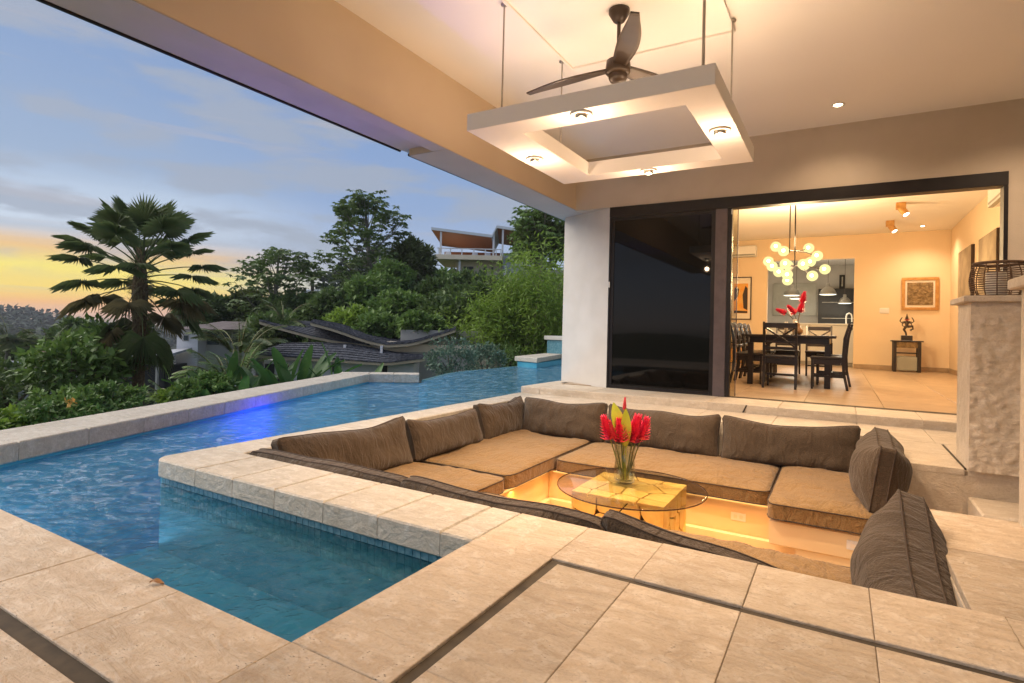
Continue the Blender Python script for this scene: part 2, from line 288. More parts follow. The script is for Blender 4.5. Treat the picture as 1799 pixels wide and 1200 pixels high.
# ---------------------------------------------------------------- mesh builder
class MB:
    def __init__(s): s.v = []; s.f = []; s.sm = []; s.xf = None
    def add(s, vs, fs, smooth=False):
        o = len(s.v)
        for p in vs:
            p = Vector(p)
            if s.xf is not None: p = s.xf @ p
            s.v.append(p[:])
        for f in fs: s.f.append(tuple(o + i for i in f)); s.sm.append(smooth)
        return s
    def box(s, x0, x1, y0, y1, z0, z1, ch=0.0):
        if ch <= 0:
            v = [(x, y, z) for z in (z0, z1) for y in (y0, y1) for x in (x0, x1)]
            return s.add(v, [(0, 2, 3, 1), (4, 5, 7, 6), (0, 1, 5, 4), (2, 6, 7, 3), (0, 4, 6, 2), (1, 3, 7, 5)])
        return s.slab([(x0, y0), (x1, y0), (x1, y1), (x0, y1)], z0, z1, ch, True)
    def slab(s, poly, z0, z1, ch=0.004, both=False):
        """extruded ccw polygon with chamfered top (and bottom) edge"""
        n = len(poly); c = Vector((sum(p[0] for p in poly) / n, sum(p[1] for p in poly) / n))
        def inset(d):
            out = []
            for i in range(n):
                a = Vector(poly[i - 1]); b = Vector(poly[i]); e = Vector(poly[(i + 1) % n])
                d1 = (b - a).normalized(); d2 = (e - b).normalized(); n1 = Vector((-d1.y, d1.x)); n2 = Vector((-d2.y, d2.x))
                k = n1 + n2; k = k / max(.3, k.dot(n1)); out.append(b + k * d)
            return out
        ins = inset(ch); rings = []
        if both: rings.append([(p.x, p.y, z0) for p in ins]); rings.append([(p[0], p[1], z0 + ch) for p in poly])
        else: rings.append([(p[0], p[1], z0) for p in poly])
        rings.append([(p[0], p[1], z1 - ch) for p in poly]); rings.append([(p.x, p.y, z1) for p in ins])
        v = [p for r in rings for p in r]; f = []
        for k in range(len(rings) - 1):
            for i in range(n): j = (i + 1) % n; f.append((k * n + i, k * n + j, (k + 1) * n + j, (k + 1) * n + i))
        f.append(tuple(reversed(range(n)))); f.append(tuple(range((len(rings) - 1) * n, len(rings) * n)))
        return s.add(v, f)
    def prism(s, pts, d):
        """planar 3d polygon extruded by vector d"""
        n = len(pts); d = Vector(d); v = [Vector(p) for p in pts] + [Vector(p) + d for p in pts]
        f = [tuple(reversed(range(n))), tuple(range(n, 2 * n))] + [(i, (i + 1) % n, n + (i + 1) % n, n + i) for i in range(n)]
        return s.add(v, f)
    def tube(s, pts, r, n=8, cap=True, smooth=True, flat=1.0):
        pts = [Vector(p) for p in pts]; m = len(pts); rs = r if isinstance(r, (list, tuple)) else [r] * m
        v = []; ref = None
        for i, p in enumerate(pts):
            d = (pts[min(i + 1, m - 1)] - pts[max(i - 1, 0)])
            d = d.normalized() if d.length > 1e-9 else Vector((0, 0, 1))
            if ref is None: ref = d.orthogonal().normalized()
            ref = (ref - d * ref.dot(d)); ref = ref.normalized() if ref.length > 1e-6 else d.orthogonal().normalized()
            b = d.cross(ref)
            for k in range(n): a = 2 * PI * k / n; v.append(p + (ref * math.cos(a) + b * math.sin(a) * flat) * rs[i])
        f = [(i * n + k, i * n + (k + 1) % n, (i + 1) * n + (k + 1) % n, (i + 1) * n + k) for i in range(m - 1) for k in range(n)]
        s.add(v, f, smooth)
        if cap: s.add(v[:n], [tuple(reversed(range(n)))]); s.add(v[-n:], [tuple(range(n))])
        return s
    def lathe(s, prof, n=24, c=(0, 0, 0), smooth=True, wob=None):
        v = []
        for (r, z) in prof:
            for k in range(n):
                a = 2 * PI * k / n; rr = r * (1 if wob is None else wob(a, z)); v.append((c[0] + rr * math.cos(a), c[1] + rr * math.sin(a), c[2] + z))
        m = len(prof); f = [(i * n + k, i * n + (k + 1) % n, (i + 1) * n + (k + 1) % n, (i + 1) * n + k) for i in range(m - 1) for k in range(n)]
        return s.add(v, f, smooth)
    def ball(s, c, r, nu=14, nv=9, sc=(1, 1, 1)):
        v = [(c[0], c[1], c[2] - r * sc[2])]
        for j in range(1, nv):
            t = -PI / 2 + PI * j / nv
            for k in range(nu): a = 2 * PI * k / nu; v.append((c[0] + r * sc[0] * math.cos(t) * math.cos(a), c[1] + r * sc[1] * math.cos(t) * math.sin(a), c[2] + r * sc[2] * math.sin(t)))
        v.append((c[0], c[1], c[2] + r * sc[2])); f = [(0, 1 + (k + 1) % nu, 1 + k) for k in range(nu)]
        for j in range(nv - 2):
            for k in range(nu): a = 1 + j * nu; f.append((a + k, a + (k + 1) % nu, a + nu + (k + 1) % nu, a + nu + k))
        a = 1 + (nv - 2) * nu; f += [(a + k, a + (k + 1) % nu, len(v) - 1) for k in range(nu)]
        return s.add(v, f, True)
    def grid(s, fn, nu, nv, smooth=True):
        v = [fn(i / nu, j / nv) for j in range(nv + 1) for i in range(nu + 1)]; w = nu + 1
        return s.add(v, [(j * w + i, j * w + i + 1, (j + 1) * w + i + 1, (j + 1) * w + i) for j in range(nv) for i in range(nu)], smooth)
    def mesh(s, name):
        me = bpy.data.meshes.new(name); me.from_pydata(s.v, [], s.f); me.polygons.foreach_set('use_smooth', s.sm); me.update(); return me

def link(name, data, mat=None, parent=None, loc=(0, 0, 0), rot=(0, 0, 0)):
    o = bpy.data.objects.new(name, data); COL.objects.link(o)
    if data is not None and mat is not None:
        if not data.materials: data.materials.append(MATS[mat])
    o.location = loc; o.rotation_euler = rot
    if parent is not None: o.parent = parent
    return o
def part(name, mb, mat, parent, **k): return link(name, mb.mesh(name), mat, parent, **k)
def tag(o, label, cat, group=None):
    o['label'] = label; o['category'] = cat
    if group: o['group'] = group
    return o
def thing(name, label, cat, loc=(0, 0, 0), rotz=0.0, group=None): return tag(link(name, None, loc=loc, rot=(0, 0, rotz)), label, cat, group)
def struct(name, mb, mat, parent=None):
    o = part(name, mb, mat, parent)
    if parent is None: o['kind'] = 'structure'
    return o
def copy_tree(o, parent=None, loc=None, rotz=None):
    c = o.copy(); COL.objects.link(c)
    if parent is not None: c.parent = parent
    if loc is not None: c.location = loc
    if rotz is not None: c.rotation_euler = (0, 0, rotz)
    for ch in list(o.children):
        k = ch.copy(); COL.objects.link(k); k.parent = c
        for g in list(ch.children): q = g.copy(); COL.objects.link(q); q.parent = k
    return c
def lamp(name, kind, loc, energy, color, size=.1, target=None, spot=None, blend=.5, sy=None):
    d = bpy.data.lights.new(name, kind); d.energy = energy; d.color = color
    if kind == 'AREA':
        d.size = size
        if sy: d.shape = 'RECTANGLE'; d.size_y = sy
    else: d.shadow_soft_size = size
    if kind == 'SPOT': d.spot_size = spot; d.spot_blend = blend
    o = bpy.data.objects.new(name, d); COL.objects.link(o); o.location = loc
    if target is not None: o.rotation_euler = (Vector(target) - Vector(loc)).to_track_quat('-Z', 'Y').to_euler()
    return o
WARM = (1.0, .71, .46)

# ---------------------------------------------------------------- terrace floor: slabs and tiles
JIT = lambda: random.uniform(-.0015, .0015)
def tile(par, x0, x1, y0, y1, z1=0.0, th=.04, g=.0009, mat='deck_stone', ch=.0026, name='tile'):
    m = MB(); m.slab([(x0 + g, y0 + g), (x1 - g, y0 + g), (x1 - g, y1 - g), (x0 + g, y1 - g)], z1 - th, z1 + JIT(), ch)
    return part(name, m, mat, par)
deck = struct('deck', MB().box(-1.45, 6, -3, 2.64, -.5, -.020).box(.46, 6, 2.64, 4.06, -.9, -.020).box(-9, -1.45, -3, 1.17, -.5, -.020), 'grout')
# strip along the pool's near edge and the field beyond its slot
x = -1.468
while x > -7: tile(deck, x - .62 + .0, x, .80, 1.19); x -= .62
x = -1.07
while x > -6: tile(deck, x - .62, x, -.42, .745); x -= .62
# band between pool and slot, running away from the camera
for y0, y1 in ((1.19, 2.225), (.80, 1.19)): tile(deck, -1.468, -1.068, y0, y1)
# band in front of the seating pit, out to the right
xs = [-1.077, -.704, -.293, .115, .53, .95, 1.37, 1.8, 2.3, 2.8]
for a, b in zip(xs, xs[1:]): tile(deck, a, b, 2.222, 2.665)
tile(deck, -1.468, -1.077, 2.225, 2.665)
# large field tiles inside the slot
for a, b in zip([-1.023] + xs[1:-1], xs[1:]):
    for c, d in ((1.30, 2.178), (.40, 1.30), (-.5, .40)): tile(deck, a, b, c, d)
# deck to the right of the pit
for a, b in ((.435, .95), (.95, 1.8), (1.8, 2.8)):
    for c, d in ((2.665, 3.38), (3.38, 4.078)): tile(deck, a, b, c, d)
part('drain_channel', MB().box(-1.066, 2.8, 2.178, 2.222, -.019, -.010).box(-1.068, -1.023, .30, 2.178, -.019, -.010).box(-7, -1.468, .745, .80, -.019, -.010), 'drain_dark', deck)

# coping stones round the pit (front beam and pool side)
coping = struct('pit_coping', MB().box(-4.20, -1.46, 2.245, 2.60, -1.1, -.030).box(-4.20, -3.93, 2.60, 7.55, -1.1, -.030), 'tile_grout')
cx = [-4.26, -3.72, -3.31, -2.90, -2.48, -2.07, -1.66, -1.468]
for i, (a, b) in enumerate(zip(cx, cx[1:])):
    g = .002
    poly = [(a + g, 2.195), (b - g, 2.195), (b - g, 2.665), (a + g, 2.665)]
    if i == 0: poly = [(-4.26 + .12 * (1 - math.cos(t)), 2.195 + .12 * (1 - math.sin(t))) for t in [k * PI / 10 for k in range(6)]] + [(b - g, 2.195), (b - g, 2.665), (a, 2.665)]
    part('coping_stone', MB().slab(poly, -.126 + JIT(), JIT() * .6, .009, True), 'coping_stone', coping)
y = 2.667
while y < 7.5:
    part('coping_stone', MB().slab([(-4.26, y + .002), (-3.90, y + .002), (-3.90, min(y + .41, 7.56) - .002), (-4.26, min(y + .41, 7.56) - .002)], -.126, JIT(), .009, True), 'coping_stone', coping); y += .41

# ---------------------------------------------------------------- pool
basin = MB()
zb = -1.15; far = [(-4.22, 2.24), (-4.22, 7.55), (-4.25, 9.0), (-4.25, 20)]
inner = [(-1.462, 1.17), (-1.462, 2.24), (-4.22, 2.24), (-4.22, 7.55), (-4.30, 8.9), (-4.30, 21), (-8.4, 21), (-7.70, 14.66), (-8.50, 14.95), (-8.44, 13.46), (-8.52, 12.2), (-8.33, 11.3), (-7.72, 9.62), (-7.40, 8.95), (-8.155, 8.285), (-6.80, 4.78), (-5.61, 1.765), (-4.97, .2), (-5.4, 1.17)]
inner = inner[:-2] + [(-5.345, 1.17)]
n = len(inner)
for i in range(n):
    a, b = inner[i], inner[(i + 1) % n]; infin = 8 <= i <= 12
    basin.add([(a[0], a[1], zb), (b[0], b[1], zb), (b[0], b[1], -.19 if infin else -.035), (a[0], a[1], -.19 if infin else -.035)], [(0, 1, 2, 3)])
basin.add([(-20, -2, zb), (0, -2, zb), (0, 22, zb), (-20, 22, zb)], [(0, 1, 2, 3)])
basin.v[-4:] = [(-9.6, .5, zb), (-1.3, .5, zb), (-1.3, 21, zb), (-9.6, 21, zb)]
basin.box(-4.3, -1.464, 1.172, 2.238, -1.1, -.66)          # shallow shelf in the near arm
pool = struct('pool_basin', basin, 'pool_plaster')
# outside of the vanishing edge
part('weir_wall', MB().prism([(-7.72, 9.62, -3), (-8.33, 11.3, -3), (-8.52, 12.2, -3), (-8.44, 13.46, -3), (-8.50, 14.95, -3), (-8.62, 14.9, -3), (-8.58, 13.4, -3), (-8.66, 12.2, -3), (-8.46, 11.26, -3), (-7.84, 9.56, -3)], (0, 0, 2.815)), 'teal_tile', pool)
water = MB(); wp = [inner[i] for i in range(n)]
water.add([(a, b, -.18) for a, b in wp], [tuple(range(n))])
wo_ = struct('pool_water', water, 'pool_water')
# waterline mosaic: real little tiles in two to four rows
mos = MB(); s = .052
for i in range(53):
    for k in range(4): X = -4.2 + i * s; mos.box(X + .002, X + s - .002, 2.234, 2.245, -.128 - (k + 1) * s + .002, -.128 - k * s - .002)
for i in range(20):
    for k in range(4): Y = 1.18 + i * s; mos.box(-1.470, -1.461, Y + .002, Y + s - .002, -.03 - (k + 1) * s + .002, -.03 - k * s - .002)
part('mosaic_tile', mos, 'teal_tile', pool)['kind'] = 'stuff'
# outer pool wall, stones laid end to end
owall = struct('pool_wall', MB().prism([(-4.95, .15, -3), (-8.155, 8.285, -3), (-8.70, 8.52, -3), (-5.50, .37, -3)], (0, 0, 2.96)), 'pool_plaster')
A = Vector((-4.95, .15)); B = Vector((-8.155, 8.285)); d = (B - A).normalized(); nn = Vector((-d.y, d.x)); Ltot = (B - A).length
k = 0.0
while k < Ltot - .05:
    e = min(k + .62, Ltot); p0 = A + d * (k + .003) - nn * .02; p1 = A + d * (e - .003) - nn * .02; q1 = p1 + nn * .60; q0 = p0 + nn * .60
    part('coping_stone', MB().slab([p0[:], p1[:], q1[:], q0[:]], -.155, JIT(), .010, True), 'coping_stone', owall); k = e
# its short return at the far end
A2 = Vector((-8.155, 8.285)); B2 = Vector((-7.40, 8.92)); d2 = (B2 - A2).normalized(); n2_ = Vector((-d2.y, d2.x)); k = 0; L2 = (B2 - A2).length + .02
A2 = A2 - d2 * .58
for k0, k1 in ((0, .58), (.58, 1.07), (1.07, .58 + L2)):
    p0 = A2 + d2 * (k0 + .003); p1 = A2 + d2 * (k1 - .003)
    part('coping_stone', MB().slab([p0[:], p1[:], (p1 + n2_ * .42)[:], (p0 + n2_ * .42)[:]], -.175, .002 + JIT(), .010, True), 'coping_stone', owall)
part('return_base', MB().prism([(*(A2 + d2 * .1), -3), (*(B2 - d2 * .03), -3), (*(B2 - d2 * .03 + n2_ * .38), -3), (*(A2 + d2 * .1 + n2_ * .38), -3)], (0, 0, 2.82)), 'pool_plaster', owall)
# raised end block beyond the vanishing edge
blk = struct('pool_end_block', MB().prism([(-7.70, 14.66, -2), (-8.36, 17.75, -2), (-9.0, 17.9, -2), (-8.55, 14.98, -2)], (0, 0, 1.98)).prism([(-8.36, 17.78, -2), (-8.0, 21, -2), (-9.2, 21, -2), (-9.0, 17.9, -2)], (0, 0, 2.6)), 'teal_tile')
part('coping_stone', MB().slab([(-7.66, 14.60), (-8.33, 17.76), (-9.05, 17.95), (-8.62, 14.95)], -.02, .12, .012, True), 'coping_stone', blk)
part('coping_stone', MB().slab([(-8.28, 17.70), (-8.0, 21), (-9.25, 21), (-9.1, 17.85)], .6, .74, .012, True), 'white_stucco', blk)
# underwater lamps
def pool_light(loc, rot, label):
    r = thing('pool_light', label, 'pool light', loc, 0, 'underwater pool lamps')
    m = MB(); m.lathe([(.0, .012), (.075, .010), (.082, 0)], 20); o = part('lens', m, 'led_blue', r); o.rotation_euler = rot
    m = MB(); m.lathe([(.082, 0), (.10, .006), (.105, -.02)], 20); o = part('rim', m, 'steel', r); o.rotation_euler = rot
pool_light((-5.55, 4.86, -1.13), (0, 0, 0), 'round violet blue lamp glowing under the water beside the pit coping')
pool_light((-6.50, 4.95, -1.13), (0, 0, 0), 'round blue lamp on the pool floor beside the outer pool wall')
lamp('pool_lamp_up', 'SPOT', (-6.1, 4.2, -.20), 210, (.20, .07, 1.0), .1, (-4.05, 3.4, 2.93), math.radians(48), .9)
lamp('pool_lamp_a', 'POINT', (-6.50, 4.95, -.36), 32, (.05, .03, 1.0), .08)
for px_, py_, e_, lb_ in ((-5.0, 1.75, 14, 'nearest the photographer'), (-5.6, 7.0, 40, 'beside the far end of the pit'), (-6.3, 11.0, 110, 'towards the vanishing edge')):
    zz_l = -.655 if px_ > -4 else -1.13
    pool_light((px_, py_, zz_l), (0, 0, 0), 'round underwater lamp on the pool floor, the one %s' % lb_)
    lamp('pool_lamp', 'POINT', (px_, py_, zz_l + .16), e_, (.30, .70, 1.0), .1)
lamp('pool_lamp_b', 'POINT', (-5.50, 4.95, -.26), 8, (.08, .04, 1.0), .08)

# ---------------------------------------------------------------- platform by the house, pit, steps
plat = struct('platform', MB().box(-4.15, 6, 6.72, 7.60, -.9, -.020).box(.45, 6, 5.50, 6.72, -.9, -.020).prism([(-4.17, 7.60, -.9), (6, 7.60, -.9), (6, 8.9, -.9), (-4.09, 8.9, -.9)], (0, 0, .982)), 'grout')
xa = [-3.92, -3.1, -2.28, -1.46, -.64, .18, .80, 1.4, 2.2, 3.0]
for a, b in zip(xa, xa[1:]):
    tile(plat, a, b, 6.64, 7.28, 0.0, .045, .002, 'platform_stone'); tile(plat, a, b, 7.28, 7.575, 0.0, .045, .002, 'platform_stone')
    part('tile', MB().slab([(a + .0015, 7.572), (b - .0015, 7.572), (b - .0015, 8.31), (a + .0015, 8.31)], .055, .100, .006), 'platform_stone', plat)
    part('riser_stone', MB().box(a + .001, b - .001, 7.576, 7.60, .0, .0545), 'platform_stone', plat)
part('tile', MB().slab([(-4.24, 7.572), (-3.9215, 7.572), (-3.9215, 8.65), (-4.19, 8.85)], -.13, .100, .010, True), 'platform_stone', plat)
for a, b in ((.438, .842), (.862, 1.5), (1.5, 2.4)):
    for c, dd in ((5.48, 6.06), (6.06, 6.64)): tile(plat, a, b, c, dd, 0.0, .05, .0015, 'platform_stone')
part('drain_channel', MB().box(.842, .862, 5.55, 7.34, -.018, -.006), 'drain_dark', plat)
part('drain_channel', MB().prism([(-1.045, 7.568, .002), (-1.025, 7.568, .002), (-.985, 7.568, .097), (-1.005, 7.568, .097)], (0, .008, 0)), 'drain_dark', plat)  # thin dark slanted strip laid on the riser face
# pit shell: floor, benches, back walls
PF = -.88
pit = struct('pit_floor', MB().box(-3.93, .9, 2.6, 6.72, -1.05, PF), 'interior_floor')
sh = MB()
sh.box(-3.93, .45, 6.64, 6.72, PF, -.0505)               # wall below the platform edge
sh.box(-3.925, -3.905, 2.66, 6.64, PF, -.127)
sh.box(-3.90, .43, 2.632, 2.660, PF, -.045)              # near wall
sh.box(.432, .455, 2.66, 4.08, PF, -.045)                # right wall, near block
sh.box(.44, .455, 5.483, 6.64, PF, -.045)
sh.box(.455, 2.4, 5.484, 5.50, PF, -.0505); sh.box(.455, 2.4, 4.06, 4.076, PF, -.045)
struct('pit_wall', sh, 'platform_stone')
bn = MB()
bn.box(-3.90, -2.66, 2.665, 6.635, PF, -.50, .01)        # left bench
bn.box(-2.655, -.475, 5.40, 6.635, PF, -.50, .01)        # back bench
bn.box(-.47, .428, 5.00, 6.635, -.70, -.50, .01); bn.box(-.28, .428, 5.02, 6.63, PF, -.702)     # right end of the back bench
bn.box(-2.655, .428, 2.665, 3.86, PF, -.50, .01)         # near bench
bn.box(-.10, .426, 3.862, 4.06, PF, -.52, .01)
bn.box(-2.65, -.285, 5.34, 5.398, PF, -.79, .008); bn.box(-2.655, -2.60, 3.87, 5.33, PF, -.79, .008)
struct('pit_bench', bn, 'cream_plaster')
# stair down into the pit on the right
stp = MB(); stp.box(.86, 2.2, 4.95, 5.46, PF, -.20, .012); stp.box(.62, 2.2, 4.10, 4.90, PF, -.46, .012)
struct('pit_steps', stp, 'platform_stone')
# wall sockets on the bench fronts
def socket(loc, label):
    r = thing('wall_socket', label, 'socket', loc, 0, 'sockets on the bench fronts')
    part('plate', MB().box(-.062, .062, -.008, 0, -.036, .036, .003), 'white_plastic', r)
    for dx in (-.024, .024): part('outlet', MB().box(dx - .014, dx + .014, -.011, -.0075, -.016, .016), 'paper', r)
socket((-.76, 5.398, -.645), 'white double wall socket on the orange lit back bench front')
socket((.13, 4.997, -.585), 'white wall socket on the bench front beside the near right pillow')

# ---------------------------------------------------------------- house shell
zc = 3.72
struct('ceiling', MB().box(-3.716, 6, -3, 8.30, zc, 4.0), 'ceiling_paint')
tray = thing('ceiling_panel', 'square framed panel on the terrace ceiling above the fan', 'ceiling panel', (-1.648, 4.487, zc))
part('panel', MB().box(-.775, .775, -.775, .775, -.012, -.001), 'ceiling_paint', tray)
tm = MB()
for a, b, c, dd in ((-.80, .80, -.80, -.775), (-.80, .80, .775, .80), (-.80, -.775, -.775, .775), (.775, .80, -.775, .775)): tm.box(a, b, c, dd, -.034, -.001, .003)
part('trim', tm, 'ceiling_paint', tray)
bm_ = MB(); bm_.box(-3.91, -3.716, -3, 4.86, 2.93, zc); bm_.box(-4.25, -3.716, 4.86, 9.6, 2.93, zc)
struct('roof_beam', bm_, 'beam_paint')
ev = MB(); ev.box(-4.37, -3.91, -3, 4.86, 3.00, 3.30); ev.box(-4.37, -3.9, 4.86, 12, 3.005, 3.30) ; ev.box(-4.39, -3.92, -3, 12, 3.301, 4.0)
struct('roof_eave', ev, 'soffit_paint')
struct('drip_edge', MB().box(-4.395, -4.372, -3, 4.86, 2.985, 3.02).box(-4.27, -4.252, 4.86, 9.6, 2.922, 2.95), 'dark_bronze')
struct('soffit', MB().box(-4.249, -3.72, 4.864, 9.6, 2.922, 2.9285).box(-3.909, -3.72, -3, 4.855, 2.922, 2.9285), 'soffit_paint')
w = MB(); w.box(-3.716, 6, 8.30, 8.55, 2.912, zc)
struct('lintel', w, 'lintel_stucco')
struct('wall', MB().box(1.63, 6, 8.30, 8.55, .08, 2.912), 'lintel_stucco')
struct('wall', MB().box(5.8, 6, -3, 8.3, 0, zc), 'lintel_stucco')  # unseen side wall, added to keep cool sky light off the terrace
struct('pillar', MB().prism([(-3.128, 8.302, .09), (-3.128, 8.9, .09), (-4.19, 9.4, .09), (-4.147, 8.823, .09)], (0, 0, 2.835)).box(-4.28, -4.1, 9.4, 21, -.2, 3.0), 'white_stucco')

# stone piers by the stair
def pier(name, x0, x1, y0, y1, zt, label, z0=0.0, cap=.05):
    r = thing(name, label, 'pier', (x0, y0, z0))
    a, b = x1 - x0, y1 - y0
    m = MB(); 
    def face(u, v): return (u * a, -.002 - .020 * abs(noise.noise(Vector((u * a * 14 + 3 + 3 * v, v * zt * 9, 1.3)))) - .010 * noise.noise(Vector((u * 14, v * 40, 4))) , v * (zt - z0))
    m.grid(face, 40, 90); m.box(0, a, 0.0, b, 0, zt - z0 - .0)
    part('shaft', m, 'platform_stone', r)
    part('cap', MB().box(-.05, a + .05, -.045, b + .05, zt - z0 + .001, zt - z0 + cap, .008), 'platform_stone', r)
pier('stone_pier', .856, 1.45, 5.43, 5.95, 1.275, 'rough stone faced pier standing beside the dining room opening', 0.0)
pier('stone_pier', .858, 1.5, 3.3, 4.06, 1.275, 'pale smooth pier cut off by the right edge of the photo', 0.0, .06)

# ---------------------------------------------------------------- sliding door
door = thing('sliding_door', 'black framed sliding door with dark glass and open dining side', 'sliding door', (-3.128, 8.30, .1))
dz = .1
def dpart(nm, x0, x1, y0, y1, z0, z1, mat, par=door, ch=.003): return part(nm, MB().box(x0 + 3.128, x1 + 3.128, y0 - 8.30, y1 - 8.30, z0 - dz, z1 - dz, ch), mat, par)
dpart('header', -3.126, 1.628, 8.285, 8.46, 2.752, 2.911, 'dark_bronze')
dpart('jamb', 1.588, 1.628, 8.29, 8.46, .1, 2.750, 'dark_bronze'); dpart('jamb', -3.126, -3.10, 8.29, 8.46, .1, 2.750, 'dark_bronze')
f = dpart('fixed_panel', -3.098, -1.60, 8.318, 8.33, .13, 2.74, 'black_glass')
for a, b, c, e in ((-3.098, -1.60, .102, .15), (-3.098, -1.60, 2.70, 2.749)): dpart('rail', a, b, 8.305, 8.345, c, e, 'dark_bronze')
dpart('stile', -3.098, -3.05, 8.305, 8.345, .151, 2.699, 'dark_bronze'); dpart('stile', -1.598, -1.545, 8.300, 8.350, .102, 2.749, 'dark_bronze')
dpart('stile', -1.543, -1.385, 8.290, 8.345, .102, 2.749, 'bronze_stile'); dpart('stile', -1.383, -1.325, 8.300, 8.40, .102, 2.749, 'dark_bronze')
dpart('pane', -1.323, -1.262, 8.38, 8.392, .11, 2.745, 'pane_glass')
dpart('pane_edge', -1.261, -1.252, 8.376, 8.396, .11, 2.745, 'bronze_stile')
dpart('latch', -1.335, -1.318, 8.282, 8.30, 2.66, 2.735, 'steel')
dpart('sensor', -3.12, -3.102, 8.28, 8.29, 1.66, 1.75, 'white_plastic')
dpart('sill', -3.126, 1.60, 8.305, 8.45, .098, .104, 'drain_dark', ch=.001)

# ---------------------------------------------------------------- hanging light frame
fr_ = thing('hanging_light', 'white square lighting frame hung on thin rods below the fan', 'light fixture', (-1.63, 4.51, 2.545))
fm = MB(); X0, X1, Y0, Y1 = -.94, .94, -.90, .91; IX0, IX1, IY0, IY1 = -.57, .70, -.645, .70
fb = MB()
o8 = [(X0, Y0), (X1, Y0), (X1, Y1), (X0, Y1)]; i8 = [(IX0, IY0), (IX1, IY0), (IX1, IY1), (IX0, IY1)]
vv = [(x, y, 0) for x, y in o8] + [(x, y, .135) for x, y in o8] + [(x, y, 0) for x, y in i8] + [(x, y, .135) for x, y in i8]
ff = []
for k in range(4):
    j = (k + 1) % 4; ff += [(k, j, 4 + j, 4 + k), (8 + j, 8 + k, 12 + k, 12 + j), (j, k, 8 + k, 8 + j), (4 + k, 4 + j, 12 + j, 12 + k)]
fb.add(vv, ff); o = part('frame', fb, 'ceiling_paint', fr_)
bv = o.modifiers.new('bevel', 'BEVEL'); bv.width = .006; bv.segments = 2
for (rx, ry) in ((-.835, -.55), (.79, -.55), (.79, .585), (-.835, .585)):
    r = part('rod', MB().tube([(rx, ry, .136), (rx, ry, zc - 2.545 - .012)], .0075 if (rx, ry) != (.79, -.55) else .011, 8), 'rod_steel', fr_)
    part('rod_plate', MB().lathe([(0, .010), (.03, .010), (.03, 0), (0, 0)], 14, (rx, ry, zc - 2.545 - .023)), 'rod_steel', r)
for (sx, sy) in ((.01, -.83 + .0), (-.79, -.04), (.025, .76 + .0), (.82, -.06)):
    sp = part('spot', MB().lathe([(.045, -.002), (.074, -.004), (.080, -.012), (.072, -.020), (.052, -.014), (.045, -.004)], 24, (sx, sy, 0)), 'ceiling_paint', fr_)
    part('lamp_barrel', MB().lathe([(.042, 0), (.044, -.030), (.036, -.040), (.034, -.030)], 20, (sx, sy, 0)), 'steel', sp)
    part('bulb', MB().lathe([(0, -.046), (.020, -.044), (.034, -.034), (.036, -.026)], 20, (sx, sy, 0)), 'lamp_warm', sp)
    lamp('frame_fill', 'POINT', (-1.63 + sx, 4.51 + sy, 2.545 - .22), 9, (1.0, .68, .43), .04)  # unseen fill hanging below the spot, added to brighten frame underside and ceiling
    lamp('frame_spot', 'SPOT', (-1.63 + sx, 4.51 + sy, 2.545 - .06), 150, WARM, .04, (-1.63 + sx * .8, 4.51 + sy * .8, 0), math.radians(125), .9)
# up-light strips lying on top of the frame
for (a, b, c, e) in ((-.60, .60, -.80, -.74), (-.60, .60, .78, .84), (.79, .85, -.42, .44), (-.80, -.74, -.42, .44)):
    st = part('light_strip', MB().box(a, b, c, e, .1355, .150, .003), 'led_strip_glow', fr_)
    lamp('frame_uplight', 'AREA', (-1.63 + (a + b) / 2, 4.51 + (c + e) / 2, 2.545 + .156), 8 if a > .5 else 5.5, (1.0, .70, .46), b - a, (-1.63 + (a + b) / 2, 4.51 + (c + e) / 2, 9), sy=e - c)

# ---------------------------------------------------------------- ceiling fan
fan = thing('ceiling_fan', 'bronze three bladed ceiling fan with twisted blades', 'ceiling fan', (-1.648, 4.487, 3.20))
part('canopy', MB().lathe([(.0, .505), (.088, .503), (.088, .475), (.05, .41), (.030, .395), (0, .395)], 24), 'fan_bronze', fan)
part('down_rod', MB().tube([(0, 0, .08), (0, 0, .42)], .016, 10), 'fan_bronze', fan)
part('motor', MB().lathe([(0, .10), (.03, .10), (.06, .085), (.098, .07), (.104, .02), (.104, -.03), (.09, -.045), (.0, -.045)], 28), 'fan_bronze', fan)
part('motor_cap', MB().lathe([(.078, -.046), (.078, -.075), (.066, -.10), (.03, -.115), (0, -.118)], 24), 'fan_bronze', fan)
for i, ang in enumerate((176, -64, 56)):
    m = MB(); a = math.radians(ang)
    def bl(u, v):
        r = .07 + .82 * u; wdt = (.056 + .030 * math.sin(PI * min(1, u * 1.15))) * (1.0 - .45 * u ** 5); tw = math.radians(-13 + 6 * u)
        t_ = (v - .5) * 2 * wdt; off = .030 * math.sin(u * 2.6)
        lx, ly, lz = r, t_ * math.cos(tw) + off, t_ * math.sin(tw) + .01 - .03 * u
        return (lx * math.cos(a) - ly * math.sin(a), lx * math.sin(a) + ly * math.cos(a), lz)
    m.grid(bl, 22, 6); o = part('blade', m, 'fan_bronze', fan); so = o.modifiers.new('solid', 'SOLIDIFY'); so.thickness = .012; so.offset = 0

